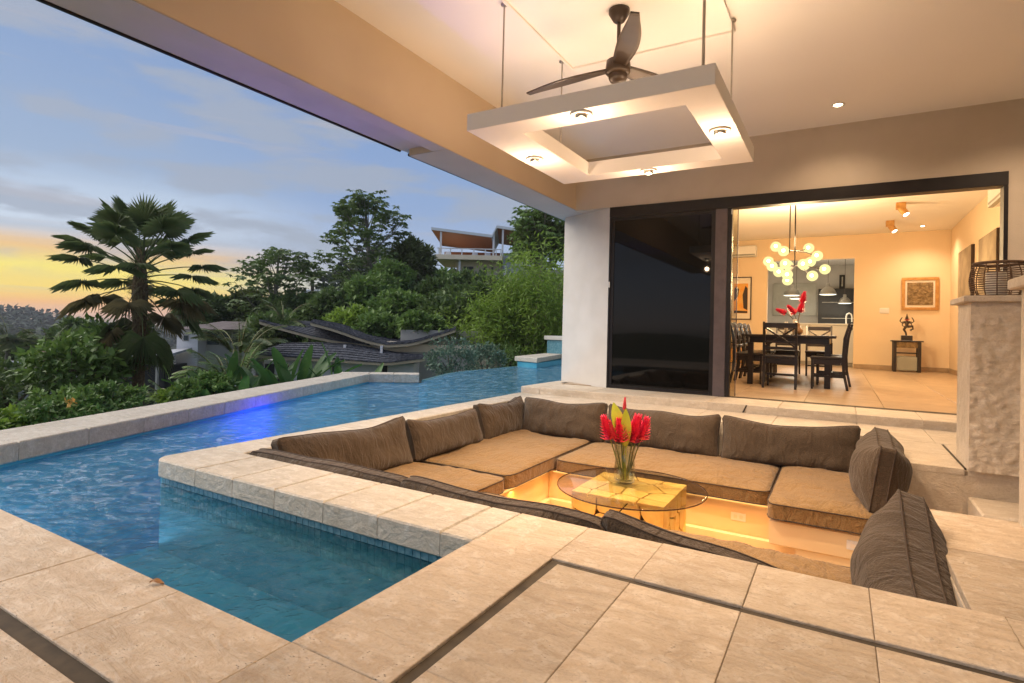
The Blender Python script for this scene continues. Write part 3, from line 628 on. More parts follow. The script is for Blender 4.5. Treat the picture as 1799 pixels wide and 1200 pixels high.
# ---------------------------------------------------------------- terrace ceiling downlights
def downlight(loc, label, e=38, sp=140, grp=None):
    r = thing('downlight', label, 'downlight', loc, 0, grp)
    part('trim', MB().lathe([(.048, -.002), (.070, -.003), (.074, -.010), (.066, -.014), (.046, -.006)], 24), 'white_plastic', r)
    part('bulb', MB().lathe([(0, -.020), (.024, -.018), (.044, -.006)], 20), 'lamp_warm', r)
    lamp('downlight_lamp', 'SPOT', (loc[0], loc[1], loc[2] - .05), e, WARM, .05, (loc[0], loc[1], 0), math.radians(sp), 1.0)
downlight((-.058, 7.58, zc), 'small round recessed downlight in the terrace ceiling near the door', 50)
downlight((1.75, 7.2, zc), 'recessed downlight above the stone pier, out of the photo', 130)
downlight((1.9, 3.2, zc), 'recessed downlight over the right of the terrace, out of the photo', 82)
downlight((.3, .6, zc), 'recessed downlight over the near tiles, out of the photo', 82)
downlight((-2.2, .3, zc), 'recessed downlight over the near pool edge, out of the photo', 75)

# ---------------------------------------------------------------- cushions
def cushion_mesh(w, h, t, gus=.07, seed=0, pinch=.03, wr=.012, sag=0.0, nu=26, nv=18, puff=.5):
    """box cushion: two domed faces (-Y front, +Y back) and a gusset, base at z=0; returns body, piping"""
    sd_ = Vector((seed * 3.1, seed * 1.7, seed * 2.3)); m = MB()
    def outline(u, v):
        x = w / 2 * u * (1 - pinch * (1 - v * v)); zz_ = h / 2 * v * (1 - pinch * 1.2 * (1 - u * u))
        r = .86
        au, av = abs(u), abs(v)
        if au > r and av > r:      # rounded corner
            k = ((au - r) / (1 - r), (av - r) / (1 - r)); q = math.hypot(*k); 
            if q > 1: x *= (r + (1 - r) * k[0] / q) / au; zz_ *= (r + (1 - r) * k[1] / q) / av
        zz_ += -sag * (1 - u * u) * (v + 1) / 2 + .020 * noise.noise(Vector((u * 1.3, v * .7, 1)) + sd_) * (v + 1)
        return x, zz_ + h / 2
    def face(sgn):
        def fn(p, q):
            u, v = 2 * p - 1, 2 * q - 1
            x, zz_ = outline(u, v)
            b = max(0, (1 - abs(u) ** 3.2) * (1 - abs(v) ** 3.2)) ** puff
            n_ = noise.noise(Vector((x * 2.2, zz_ * 2.4, sgn * 3)) + sd_) * wr * 1.6 + noise.noise(Vector((x * 6, zz_ * 9, sgn * 7)) + sd_) * wr * .8
            fold = wr * .8 * math.sin(x * 34 + 5 * noise.noise(Vector((x, zz_, 2)) * 2 + sd_)) * max(0, abs(v) - .55) * 1.4
            yy = gus / 2 + (t - gus) / 2 * b + (n_ + fold) * min(1, b * 1.6)
            return (x, sgn * yy, zz_)
        return fn
    m.grid(face(-1), nu, nv); o2 = len(m.v); m.grid(face(1), nu, nv); k = len(m.f) // 2
    m.f[k:] = [tuple(reversed(f_)) for f_ in m.f[k:]]
    W_ = nu + 1; ring = [i for i in range(W_)] + [j * W_ + nu for j in range(1, nv + 1)] + [nv * W_ + i for i in range(nu - 1, -1, -1)] + [j * W_ for j in range(nv - 1, 0, -1)]
    for a, b in zip(ring, ring[1:] + ring[:1]): m.f.append((b, a, o2 + a, o2 + b)); m.sm.append(False)
    pm_ = MB()
    for sgn in (0, o2):
        pts = [Vector(m.v[sgn + i]) for i in ring[::2]]; pts.append(pts[0]); pm_.tube(pts, .0055, 5, cap=False)
    return m, pm_
def back_cushion(label, loc, rotz, tilt, w, h, t, seed, group, roll=0.0, mat='brown_weave', **k):
    r = tag(link('back_cushion', None, loc=loc), label, 'cushion', group); r.rotation_euler = (tilt, roll, rotz)
    b, p_ = cushion_mesh(w, h, t, seed=seed, **k)
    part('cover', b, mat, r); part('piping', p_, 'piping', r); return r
def seat_cushion(label, x0, x1, y0, y1, z0, z1, seed, group, sag=.0, bulge=.03):
    r = thing('seat_cushion', label, 'seat cushion', ((x0 + x1) / 2, (y0 + y1) / 2, z0), 0, group)
    w, d_, t = x1 - x0, y1 - y0, z1 - z0
    b, p_ = cushion_mesh(w, d_, t + bulge * 2, gus=t * .78, seed=seed, pinch=.012, wr=.020, nu=40, nv=32, puff=.6)
    for mm in (b, p_): mm.v = [(x, z_ - d_ / 2, -y_ * .92 + t / 2 + .0) for x, y_, z_ in mm.v]
    mm = b
    part('cover', b, 'brown_weave_lit', r); part('piping', p_, 'piping', r); return r
GS, GB = 'seat cushions on the pit benches', 'back cushions round the pit'
SZ0, SZ1 = -.498, -.345
seat_cushion('seat cushion on the left bench nearer the photographer', -3.86, -2.575, 2.95, 4.40, SZ0, SZ1, 1, GS)
seat_cushion('seat cushion on the left bench running into the back corner', -3.86, -2.57, 4.41, 6.60, SZ0, SZ1 + .012, 2, GS)
seat_cushion('long seat cushion in the middle of the back bench behind the glass table', -2.56, -.50, 5.29, 6.60, SZ0, SZ1, 3, GS)
seat_cushion('seat cushion at the right end of the back bench under the upright pillow', -.49, .425, 4.94, 6.58, SZ0, SZ1 + .01, 4, GS)
seat_cushion('seat cushion on the near bench right part, seen over the deck edge', -1.2, .40, 2.69, 3.90, SZ0, SZ1, 5, GS)
seat_cushion('seat cushion on the near bench left part, hidden behind the deck edge', -2.56, -1.21, 2.69, 3.90, SZ0, SZ1, 6, GS)
BZ = -.355
# left row (face +X): local -Y must look to +X -> rotz = +90deg
for lab, y0, y1, sd_, hh, tl in (('brown back cushion at the left wall nearest the photographer', 2.80, 4.27, 11, .47, -.30), ('brown back cushion in the middle of the left row', 4.30, 5.52, 12, .43, -.34), ('brown back cushion at the far end of the left row by the corner', 5.55, 6.62, 13, .45, -.30)):
    back_cushion(lab, (-3.60, (y0 + y1) / 2, BZ), PI / 2, tl, y1 - y0, hh, .27, sd_, GB, sag=.045, wr=.024, pinch=.045, nu=40, nv=26)
for lab, x0, x1, sd_, hh, ro in (('brown back cushion at the left end of the back row by the corner', -3.55, -2.42, 14, .48, .0), ('brown back cushion behind the red flowers in the back row', -2.40, -1.11, 15, .47, .01), ('brown back cushion in the back row right of the one behind the flowers', -1.09, .20, 16, .47, -.01)):
    back_cushion(lab, ((x0 + x1) / 2, 6.38, BZ), 0, -.22, x1 - x0, hh, .27, sd_, GB, roll=ro, sag=.035, wr=.022, pinch=.04, nu=40, nv=26)
back_cushion('plump upright pillow at the right end of the back bench, gusset towards us', (.255, 5.52, BZ + .0), -PI / 2, -.14, .98, .54, .40, 17, GB, gus=.095, puff=.85, pinch=.05, wr=.02, nu=40, nv=30)
back_cushion('large pillow leaning in the near right corner of the pit', (.235, 3.24, BZ - .02), -PI / 2, -.24, 1.16, .44, .40, 18, GB, roll=.20, gus=.11, puff=.85, pinch=.06, wr=.02, nu=44, nv=32)
# near row: only the tops show over the deck edge
back_cushion('wrinkled cushion top along the near left edge of the pit', (-3.12, 2.80, BZ), PI, -.12, 1.56, .380, .20, 19, GB, wr=.028, nu=80, pinch=-.004)
back_cushion('second wrinkled cushion top along the near edge, before the table', (-1.70, 2.80, BZ), PI, -.12, 1.36, .385, .20, 20, GB, wr=.028, nu=70, pinch=-.004)
back_cushion('tilted cushion at the near edge in front of the glass table', (-.62, 2.86, BZ - .06), PI, -.20, 1.0, .42, .20, 21, GB, roll=-.17, wr=.014)

# ---------------------------------------------------------------- coffee table
TX, TY, TZ = -1.525, 4.68, -.33
tb = thing('coffee_table', 'round glass table on a square base of yellow log slices', 'coffee table', (TX, TY, PF))
H = TZ - PF - .014
part('glass_top', MB().lathe([(0, H + .014), (.61, H + .014), (.624, H + .011), (.624, H + .003), (.61, H), (0, H)], 72), 'table_glass', tb)
part('glass_rim', MB().lathe([(.6245, H + .0125), (.6275, H + .007), (.6245, H + .0015)], 72), 'glass_rim', tb)
bx0, bx1, by0, by1 = -.385, .385, -.365, .375
part('core', MB().box(bx0 + .02, bx1 - .02, by0 + .02, by1 - .02, .0, H - .022), 'core_dark', tb)
def clip(poly, p, nrm):
    out = []
    for i in range(len(poly)):
        a, b = poly[i], poly[(i + 1) % len(poly)]; da = (a[0] - p[0]) * nrm[0] + (a[1] - p[1]) * nrm[1]; db = (b[0] - p[0]) * nrm[0] + (b[1] - p[1]) * nrm[1]
        if da <= 0: out.append(a)
        if da * db < 0: t_ = da / (da - db); out.append((a[0] + (b[0] - a[0]) * t_, a[1] + (b[1] - a[1]) * t_))
    return out
def voronoi(w, h, nx, ny, gap, jit=.38):
    pts = [((i + .5 + random.uniform(-jit, jit)) * w / nx, (j + .5 + random.uniform(-jit, jit)) * h / ny) for i in range(nx) for j in range(ny)]
    cells = []
    for p in pts:
        poly = [(0, 0), (w, 0), (w, h), (0, h)]
        for q in pts:
            if q is p: continue
            dx, dy = q[0] - p[0], q[1] - p[1]; L_ = math.hypot(dx, dy); poly = clip(poly, ((p[0] + q[0]) / 2 - dx / L_ * gap, (p[1] + q[1]) / 2 - dy / L_ * gap), (dx / L_, dy / L_))
            if len(poly) < 3: break
        if len(poly) > 2:
            # cut the corners so dark gaps open where slices meet
            res = []
            for i in range(len(poly)):
                a, b, c = Vector(poly[i - 1]), Vector(poly[i]), Vector(poly[(i + 1) % len(poly)])
                onb = sum((b.x < 1e-4, b.x > w - 1e-4, b.y < 1e-4, b.y > h - 1e-4))
                if onb: res.append(b)
                else:
                    k = min(.022, (a - b).length * .4, (c - b).length * .4); res += [b + (a - b).normalized() * k, b + (c - b).normalized() * k]
            cells.append([tuple(x) for x in res])
    return cells
def slice_part(poly, place):
    m = MB(); m.slab(poly, -.022, 0.0, .0025); m.v = [place(*p) for p in m.v]; part('log_slice', m, 'pine_slice', tb)
for c in voronoi(bx1 - bx0, by1 - by0, 4, 4, .005): slice_part(c, lambda x, y, z: (bx0 + x, by0 + y, H - .001 + z))
HH = H - .026
for c in voronoi(bx1 - bx0, HH, 4, 3, .005): slice_part(c, lambda x, y, z: (bx0 + x, by0 + .001 - z, y))
for c in voronoi(by1 - by0, HH, 4, 3, .005): slice_part(c, lambda x, y, z: (bx1 - .001 + z, by0 + x, y))
for c in voronoi(by1 - by0, HH, 4, 3, .005): slice_part(c, lambda x, y, z: (bx0 + .001 - z, by1 - x, y))

# vase with ginger flowers on the table
VX, VY, VZ = -1.60, 4.74, TZ + .001
vase = thing('flower_vase', 'twisted clear glass vase standing on the round glass table', 'vase', (VX, VY, VZ))
tw = lambda a, z: 1 + .10 * math.cos(2 * a + z * 16) * min(1, z * 8)
part('body', MB().lathe([(0, .004), (0.0744, .004), (0.0864, .02), (0.0984, .10), (0.0960, .17), (0.0816, .24), (0.0840, .30), (0.0888, .335)], 40, wob=tw).lathe([(0.0828, .335), (0.0768, .30), (0.0744, .24), (0.0876, .17), (0.0888, .10), (0.0768, .03), (0, .022)], 40, wob=tw), 'clear_glass', vase)
def ginger(label, base, tip, bend, size, closed=False, group='red ginger stems in the glass vase', s=1.0):
    size *= .84
    b = Vector(base); tp = Vector(tip); r = thing('ginger_flower', label, 'flower', base, 0, group)
    mid = (tp - b) * .5 + Vector(bend); pts = [((1 - t_) ** 2) * Vector((0, 0, 0)) + 2 * t_ * (1 - t_) * mid + t_ * t_ * (tp - b) for t_ in [k / 8 for k in range(9)]]
    part('stem', MB().tube(pts, [.0075 * s, .007 * s, .007 * s, .0065 * s, .006 * s, .006 * s, .006 * s, .0055 * s, .005 * s], 7), 'stem_green', r)
    ax = (pts[-1] - pts[-2]).normalized(); m = MB(); m2 = MB(); e1 = ax.orthogonal().normalized(); e2 = ax.cross(e1)
    nlay = 9
    for j in range(nlay):
        tt = j / (nlay - 1); cpt = tp - b + ax * (tt * size - size * .55); ln = size * (.50 - .18 * tt) * (.7 if closed else 1); op = (1.25 - .85 * tt) * (.45 if closed else 1)
        for k in range(7):
            a = 2 * PI * k / 7 + j * .9 + random.uniform(-.2, .2); rad = e1 * math.cos(a) + e2 * math.sin(a); dr = (ax * math.cos(op) + rad * math.sin(op)).normalized(); sidev = ax.cross(rad).normalized()
            wd = ln * .30; q0 = cpt + rad * size * .05; q1 = q0 + dr * ln * .45; q2 = q0 + dr * ln + ax * ln * .18; up_ = dr.cross(sidev)
            m.add([q0 - sidev * wd * .5, q0 + sidev * wd * .5, q1 + sidev * wd, q1 + up_ * wd * .35, q1 - sidev * wd, q2], [(0, 1, 2, 3), (0, 3, 4), (3, 2, 5), (4, 3, 5)], True)
    m.tube([tp - b - ax * size * .5, tp - b + ax * size * .5], [size * .10, size * .04], 7)
    part('bloom', m, 'petal_tip' if closed else 'petal_red', r)
def at(u, v, w=0): return (VX + u, VY + v, VZ + w)
ginger('red ginger flower leaning far left out of the glass vase', at(-.01, -.02, 0.030), at(-0.140, -0.070, 0.461), (-.02, 0, .06), .20)
ginger('pink closed ginger bud, second from the left in the vase', at(-.02, .01, 0.030), at(-0.087, -0.091, 0.457), (0, 0, .05), .17, True)
ginger('red ginger flower in the front middle of the glass vase', at(0, -.02, 0.030), at(-0.025, -0.063, 0.453), (0, 0, .04), .20)
ginger('red ginger flower right of the middle of the glass vase', at(.01, .02, 0.030), at(0.077, 0.014, 0.461), (0, 0, .06), .23)
ginger('red ginger flower leaning far right out of the glass vase', at(.02, 0, 0.030), at(0.147, 0.042, 0.472), (.02, 0, .05), .19)
ginger('thin pink ginger bud standing high at the right rear of the vase', at(.02, .03, 0.030), at(0.101, 0.084, 0.538), (0, 0, .05), .11, True)
ginger('pink ginger tip showing above the lime leaf at the back of the vase', at(-.01, .03, 0.030), at(-0.042, 0.084, 0.672), (-.02, 0, .05), .11, True)
ginger('small red ginger flower half hidden behind the bouquet in the vase', at(0, .02, 0.030), at(-0.056, 0.042, 0.507), (0, 0, .05), .14)
def broadleaf(label, base, tip, wid, bend, group='lime leaves in the glass vase'):
    r = thing('ginger_leaf', label, 'leaf', base, 0, group); b = Vector(base); e = Vector(tip) - b; sidev = Vector((.86, .5, 0)); m = MB()
    def fn(u, v):
        p_ = e * v + Vector(bend) * math.sin(PI * v) ; ww = 0 if v < .45 else wid * math.sin(PI * min(1, (v - .45) / .55)) ** .7
        return p_ + sidev * (u - .5) * 2 * max(ww, .004) + Vector((.3, -.5, 0)) * abs(u - .5) * ww * .8
    m.grid(fn, 6, 18); part('blade', m, 'lime_leaf', r)
broadleaf('broad lime green leaf standing tallest at the left of the bouquet', at(0, 0, 0.030), at(-0.085, -.08, 0.70), .060, (.03, 0, 0))
broadleaf('narrower lime green leaf at the right of the tall lime leaf', at(.01, 0, 0.030), at(0.025, -.08, 0.655), .046, (.0, 0, 0))

# lantern on the stone pier
lt = thing('lantern', 'round dark rattan lantern with a white candle on the stone pier', 'lantern', (1.065, 5.70, 1.326))
cage = MB()
def lr(z): return .150 + .030 * math.sin(PI * min(1, z / .26)) ** .8
for k in range(15):
    z_ = .012 + k * .0175; cage.tube([(lr(z_) * math.cos(a), lr(z_) * math.sin(a), z_) for a in [2 * PI * q / 40 for q in range(41)]], .0032, 5, cap=False)
part('wicker_rings', cage, 'rattan', lt)
for k in range(14):
    a = 2 * PI * k / 14; part('rib', MB().tube([(lr(z_) * 1.0 * math.cos(a), lr(z_) * math.sin(a), z_) for z_ in (.004, .06, .13, .2, .26)], .0042, 5), 'rattan', lt)
part('top_ring', MB().tube([(.152 * math.cos(a), .152 * math.sin(a), .268) for a in [2 * PI * q / 40 for q in range(41)]], .010, 7, cap=False), 'rattan', lt)
part('base', MB().lathe([(0, .012), (.15, .012), (.155, .006), (.15, 0), (0, 0)], 30), 'rattan', lt)
cd = thing('candle', 'thick white candle inside the rattan lantern', 'candle', (1.05, 5.69, 1.339))
part('wax', MB().lathe([(0, .185), (.055, .185), (.064, .178), (.066, .01), (.064, 0), (0, 0)], 28), 'candle_wax', cd); part('wick', MB().tube([(0, 0, .186), (.003, 0, .203)], .002, 5), 'dark_print', cd)

# pit glow: warm LED strips tucked under the bench lips
strips = thing('led_strip', 'warm led strips hidden under the pit bench fronts', 'led strip', (-1.6, 4.5, -.52))
for (x0, x1, y0, y1) in ((-2.60, -.50, 5.380, 5.394), (-2.65, -2.63, 3.95, 5.30), (-2.5, .35, 3.864, 3.876)):
    part('strip', MB().box(x0 + 1.6, x1 + 1.6, y0 - 4.5, y1 - 4.5, .004, .012), 'led_strip_glow', strips)
PITC = (1.0, .42, .085)
lamp('strip_lamp', 'AREA', (-1.55, 5.18, -.535), 5, PITC, 2.0, (-1.55, 5.0, -3), sy=.05)
lamp('strip_lamp', 'AREA', (-2.45, 4.6, -.535), 5, PITC, .05, (-2.3, 4.6, -3), sy=1.3)
lamp('strip_lamp', 'AREA', (-1.3, 3.97, -.535), 6, PITC, 2.2, (-1.3, 4.4, -3), sy=.05)

# a dry leaf lying on the pool edge
dl_ = thing('dry_leaf', 'tiny dry brown leaf lying on the near pool edge', 'leaf', (-2.208, 1.170, .002), .6)
m = MB(); m.grid(lambda u, v: ((u - .5) * .052, (v - .5) * .03 * math.sin(PI * (.05 + .9 * u)), .004 + .012 * abs(v - .5) + .006 * math.sin(u * 5)), 8, 4); part('blade', m, 'bulb_brown', dl_)

# ---------------------------------------------------------------- dining room shell
FZ = .10; YB = 18.28; XR = 2.46; ZI = 3.82
ifl = struct('interior_floor', MB().box(-4.0, XR + .1, 8.45, 23.5, -.1, FZ - .012), 'grout')
xx = -4.0
while xx < XR:
    yy = 8.46
    while yy < YB:
        part('floor_tile', MB().box(xx + .003, min(xx + .9, XR) - .003, yy + .003, min(yy + .9, YB + .25) - .003, FZ - .03, FZ, .003), 'interior_floor', ifl); yy += .9
    xx += .9
iw = MB()
iw.box(-4.1, -1.89, YB, YB + .2, FZ, ZI); iw.box(.33, XR + .2, YB, YB + .2, FZ, ZI); iw.box(-1.89, .33, YB, YB + .2, 3.17, ZI)
struct('dining_wall', iw, 'interior_wall')
struct('dining_wall', MB().box(XR, XR + .2, 8.56, YB - .001, FZ, ZI), 'interior_wall')
struct('dining_wall', MB().box(-4.15, -4.0, 9.0, YB + .2, FZ, ZI), 'interior_wall')
struct('dining_ceiling', MB().box(-4.1, XR + .2, 8.551, YB + .2, ZI, ZI + .15), 'ceiling_paint')
struct('lintel_inside', MB().box(-3.1, XR, 8.551, 8.62, 2.93, ZI - .001), 'interior_wall')
sk = MB(); sk.box(.34, XR - .022, YB - .02, YB - .001, FZ + .001, FZ + .12, .004); sk.box(XR - .02, XR - .001, 8.7, YB - .021, FZ + .001, FZ + .12, .004); sk.box(-4, -1.9, YB - .02, YB - .001, FZ + .001, FZ + .12, .004)
struct('baseboard', sk, 'interior_floor')
# kitchen beyond the opening
struct('kitchen_wall', MB().box(-5, 3, 23.0, 23.2, FZ, 3.8).box(-5, -4.8, YB + .2, 23, FZ, 3.8).box(1.6, 1.8, YB + .2, 23, FZ, 3.8), 'kitchen_grey')
struct('kitchen_ceiling', MB().box(-5, 2, YB + .2, 23.2, 3.5, 3.6), 'ceiling_paint')
struct('kitchen_floor', MB().box(-5, 2, YB + .26, 23, FZ - .02, FZ - .004), 'interior_floor')
isl = thing('kitchen_island', 'pale kitchen island with white counter seen through the opening', 'kitchen island', (-.8, 19.6, FZ))
part('counter', MB().box(-1.8, 1.25, -.4, .4, 1.20, 1.25, .006), 'counter_white', isl)
for i in range(5): part('panel', MB().box(-1.72 + i * .575, -1.72 + i * .575 + .565, -.33, .33, .10, 1.199, .006), 'counter_white', isl)
part('plinth', MB().box(-1.7, 1.15, -.28, .28, 0, .099), 'kitchen_grey', isl)
fc = thing('kitchen_faucet', 'white curved kitchen faucet rising from the counter', 'faucet', (.16, 19.6, FZ + 1.25))
part('spout', MB().tube([(0, 0, 0), (0, 0, .22), (.02, 0, .29), (.075, 0, .33), (.13, 0, .29), (.15, 0, .20), (.15, 0, .06)], .020, 10), 'counter_white', fc)
ov = thing('oven_tower', 'black built in ovens and fridge wall at the kitchen back', 'oven', (-.05, 22.6, FZ))
part('cabinet', MB().box(-.62, .62, -.2, .38, 0, 2.52, .006), 'oven_black', ov)
for z0, z1 in ((.15, .95), (1.0, 1.55), (1.6, 2.1)):
    dr = part('oven_door', MB().box(-.58, .58, -.225, -.202, z0, z1, .006), 'oven_black', ov); part('handle', MB().tube([(-.5, -.25, z1 - .06), (.5, -.25, z1 - .06)], .012, 8), 'steel', dr)
cb = thing('kitchen_picture', 'large grey framed panel on the kitchen back wall', 'picture', (-1.45, 22.98, 2.28))
part('frame', MB().box(-.72, .72, -.04, 0, -.60, .60, .01), 'kitchen_panel', cb); part('panel', MB().box(-.60, .60, -.046, -.041, -.47, .47), 'kitchen_panel', cb)
sc = thing('wall_sconce', 'tall narrow black wall lamp in the kitchen', 'wall lamp', (.05, 22.98, 2.9)); part('plate', MB().box(-.09, .09, -.05, 0, -.24, .24, .006), 'oven_black', sc); part('tube', MB().tube([(0, -.07, -.17), (0, -.07, .17)], .022, 10), 'steel', sc)
cbn = thing('base_cabinets', 'pale base cabinets along the kitchen back wall', 'cabinet', (-1.8, 22.7, FZ))
part('worktop', MB().box(-1.2, 1.1, -.3, .28, 1.12, 1.16, .004), 'oven_black', cbn)
for i in range(4): part('cabinet_door', MB().box(-1.18 + i * .57, -1.18 + i * .57 + .56, -.27, .27, .1, 1.119, .005), 'kitchen_panel', cbn)
def pendant(x, y, zb_, label, s=1.0):
    r = thing('pendant_lamp', label, 'pendant lamp', (x, y, zb_), 0, 'dome pendants over the kitchen island')
    part('shade', MB().lathe([(.235 * s, 0), (.225 * s, .03 * s), (.18 * s, .14 * s), (.09 * s, .22 * s), (.06 * s, .24 * s), (.055 * s, .34 * s), (0, .35 * s)], 26), 'steel', r)
    part('lens', MB().lathe([(0, -.012 * s), (.19 * s, -.010 * s), (.232 * s, .004 * s)], 26), 'pendant_glow', r)
    part('cord', MB().tube([(0, 0, .34 * s), (0, 0, 3.5 - zb_)], .006, 6), 'dark_print', r)
pendant(-1.32, 19.6, 2.22, 'grey dome pendant on the left, behind the chandelier globes', 1.0)
pendant(-1.25, 20.6, 2.17, 'grey dome pendant half hidden behind the left kitchen pendant', .9)
pendant(-.33, 19.6, 2.24, 'grey dome pendant in the middle of the kitchen opening', 1.02)
pendant(.12, 20.6, 2.02, 'grey dome pendant lowest at the right, before the black ovens', .82)
lamp('kitchen_lamp', 'POINT', (-.33, 19.6, 2.12), 40, (1, .90, .72), .2); lamp('kitchen_lamp', 'POINT', (-1.3, 20.3, 2.05), 40, (1, .90, .72), .2); lamp('kitchen_lamp', 'POINT', (.12, 20.6, 1.9), 20, (1, .90, .72), .2)

# ---------------------------------------------------------------- dining furniture
def chair():
    r = thing('dining_chair', 'black wooden dining chair with crossed back slats', 'dining chair', (0, 0, 0))
    w = .24
    for s_ in (-1, 1):
        part('leg', MB().tube([(s_ * (w - .02), .22, 0), (s_ * (w - .02), .22, .50)], [.022, .028], 4, smooth=False), 'black_wood', r)
        part('leg', MB().tube([(s_ * w, -.29, 0), (s_ * w, -.235, .28), (s_ * w, -.225, .52), (s_ * w, -.245, .85), (s_ * w, -.31, 1.10)], [.026, .030, .030, .028, .024], 4, smooth=False), 'black_wood', r)
    part('seat', MB().box(-w - .01, w + .01, -.24, .25, .50, .545, .010), 'black_wood', r)
    part('apron', MB().box(-w, w, -.22, -.195, .41, .499).box(-w, w, .20, .225, .41, .499).box(-w + .001, -w + .025, -.19, .199, .41, .498).box(w - .025, w - .001, -.19, .199, .41, .498), 'black_wood', r)
    part('top_rail', MB().box(-w, w, -.315, -.285, 1.00, 1.085, .006), 'black_wood', r); part('lower_rail', MB().box(-w, w, -.245, -.220, .64, .69, .005), 'black_wood', r)
    for s_ in (-1, 1): part('cross_slat', MB().tube([(-s_ * (w - .02), -.240 - .004 * s_, .69), (0, -.258 - .004 * s_, .85), (s_ * (w - .02), -.288 - .004 * s_, 1.0)], .020, 4, smooth=False), 'black_wood', r)
    part('back_slat', MB().box(-w, w, -.262, -.240, .755, .785, .004), 'black_wood', r)
    part('stretcher', MB().box(-w + .01, -w + .03, -.25, .22, .20, .235).box(w - .03, w - .01, -.25, .22, .20, .235).box(-w + .031, w - .031, -.02, .005, .20, .235), 'black_wood', r)
    return r
c0 = chair(); GC = 'black chairs round the dining table'
spots = [(-.85, 10.48, 0, 'black cross back dining chair at the near end of the table, back towards us'),
         (-.17, 10.86, PI / 2, 'black dining chair at the near right corner of the table, seen side on'),
         (-1.42, 11.05, -PI / 2, 'black dining chair nearest us in the row along the left of the table'),
         (-1.42, 11.68, -PI / 2, 'second black dining chair in the row along the left of the table'),
         (-1.42, 12.31, -PI / 2, 'third black dining chair in the row along the left of the table'),
         (-1.42, 12.94, -PI / 2, 'farthest black dining chair in the row along the left of the table'),
         (-.12, 11.75, PI / 2, 'black dining chair on the right of the table behind the near corner one'),
         (-.40, 14.05, PI, 'black cross back dining chair at the far end of the table facing us'),
         (-1.02, 14.05, PI, 'black dining chair at the far end of the table behind the candles')]
for i, (x, y, rz, lb) in enumerate(spots):
    o = c0 if i == 0 else copy_tree(c0); o.location = (x, y, FZ); o.rotation_euler = (0, 0, rz); o['label'] = lb; o['group'] = GC
dt = thing('dining_table', 'long black wooden dining table under the globe chandelier', 'dining table', (-.77, 12.2, FZ))
part('tabletop', MB().box(-.72, .72, -1.5, 1.55, .845, .888, .006), 'black_wood', dt)
part('apron', MB().box(-.62, .62, -1.40, -1.37, .74, .844).box(-.62, .62, 1.42, 1.45, .74, .844).box(-.62, -.59, -1.369, 1.419, .74, .844).box(.59, .62, -1.369, 1.419, .74, .844), 'black_wood', dt)
for sx in (-1, 1):
    for sy in (-1.38, 1.43): part('leg', MB().box(sx * .60 - .045, sx * .60 + .045, sy - .045, sy + .045, 0, .739, .004), 'black_wood', dt)
TT = FZ + .889
for x, y, h_, lb in ((-.86, 11.55, .24, 'left white pillar candle on the dining table'), (-.71, 11.42, .28, 'right white pillar candle beside the brown bulb vase')):
    c = thing('candle', lb, 'candle', (x, y, TT), 0, 'candles on the dining table'); part('wax', MB().lathe([(0, h_), (.028, h_), (.030, h_ - .01), (.030, 0), (0, 0)], 16), 'candle_wax', c); part('wick', MB().tube([(0, 0, h_), (0, 0, h_ + .015)], .002, 4), 'dark_print', c)
bv_ = thing('bulb_vase', 'small brown bulb shaped vase on the black dining table', 'vase', (-.68, 11.75, TT)); part('body', MB().lathe([(0, 0), (.05, 0), (.09, .05), (.085, .09), (.045, .14), (.03, .20), (.036, .22), (.028, .20), (0, .19)], 22), 'bulb_brown', bv_)
for tip, lb, sz in (((-.95, 11.72, TT + .44), 'red ginger flower leaning left over the dining table', .20), ((-.78, 11.70, TT + .46), 'red ginger flower leaning over the middle of the dining table', .22), ((-.63, 11.78, TT + .52), 'red ginger flower right of the middle in the brown vase', .24), ((-.60, 11.8, TT + .70), 'tallest red ginger flower in the brown vase on the dining table', .22)):
    ginger(lb, (-.68, 11.75, TT + .19), tip, (0, 0, .08), sz * .9, group='red ginger stems in the brown vase')
# chandelier
ch = thing('chandelier', 'dark branching chandelier with many glowing glass globes', 'chandelier', (-.83, 13.0, 2.45)); 
part('canopy', MB().lathe([(0, ZI - 2.45), (.11, ZI - 2.45), (.11, ZI - 2.475), (0, ZI - 2.475)], 20), 'dark_bronze', ch)
part('stem', MB().tube([(0, 0, -.05), (0, 0, ZI - 2.46)], .013, 8), 'dark_bronze', ch)
part('second_stem', MB().tube([(-.06, -.55, .18), (-.06, -.55, ZI - 2.45)], .010, 8), 'dark_bronze', ch)
arms = MB(); gl = [(1372, 437), (1420, 436), (1352, 456), (1388, 446), (1439, 452), (1422, 457), (1367, 468), (1384, 462), (1392, 466), (1376, 476), (1421, 467), (1411, 462), (1449, 471), (1434, 484), (1394, 482), (1385, 487)]
for i, (u, v) in enumerate(gl):
    gx = (u - 1400) * .01087 + .0; gz = (462 - v) * .0132 + .02; gy = [-.3, .25, .1, -.45, -.1, .35, -.35, .3, -.5, -.2, -.45, .4, .15, -.3, -.4, .2][i]
    gx += gy * .10
    o = part('globe', MB().ball((gx, gy, gz), .105, 16, 10), 'globe_glow', ch); part('globe_core', MB().ball((gx * .98, gy - .085, gz), .035, 10, 7), 'globe_core', o)
    hub_z = .28 if gz > .1 else -.02
    arms.tube([(0, 0, hub_z), (gx * .5, gy * .5, hub_z + (gz - hub_z) * .3), (gx * .86, gy * .86, gz - (gz - hub_z) * .1)], .008, 6)
part('arms', arms, 'dark_bronze', ch)
lamp('chandelier_lamp', 'POINT', (-.83, 12.9, 2.1), 235, (1, .70, .37), .35); lamp('chandelier_lamp', 'POINT', (-.83, 13.1, 2.95), 165, (1, .70, .37), .3)
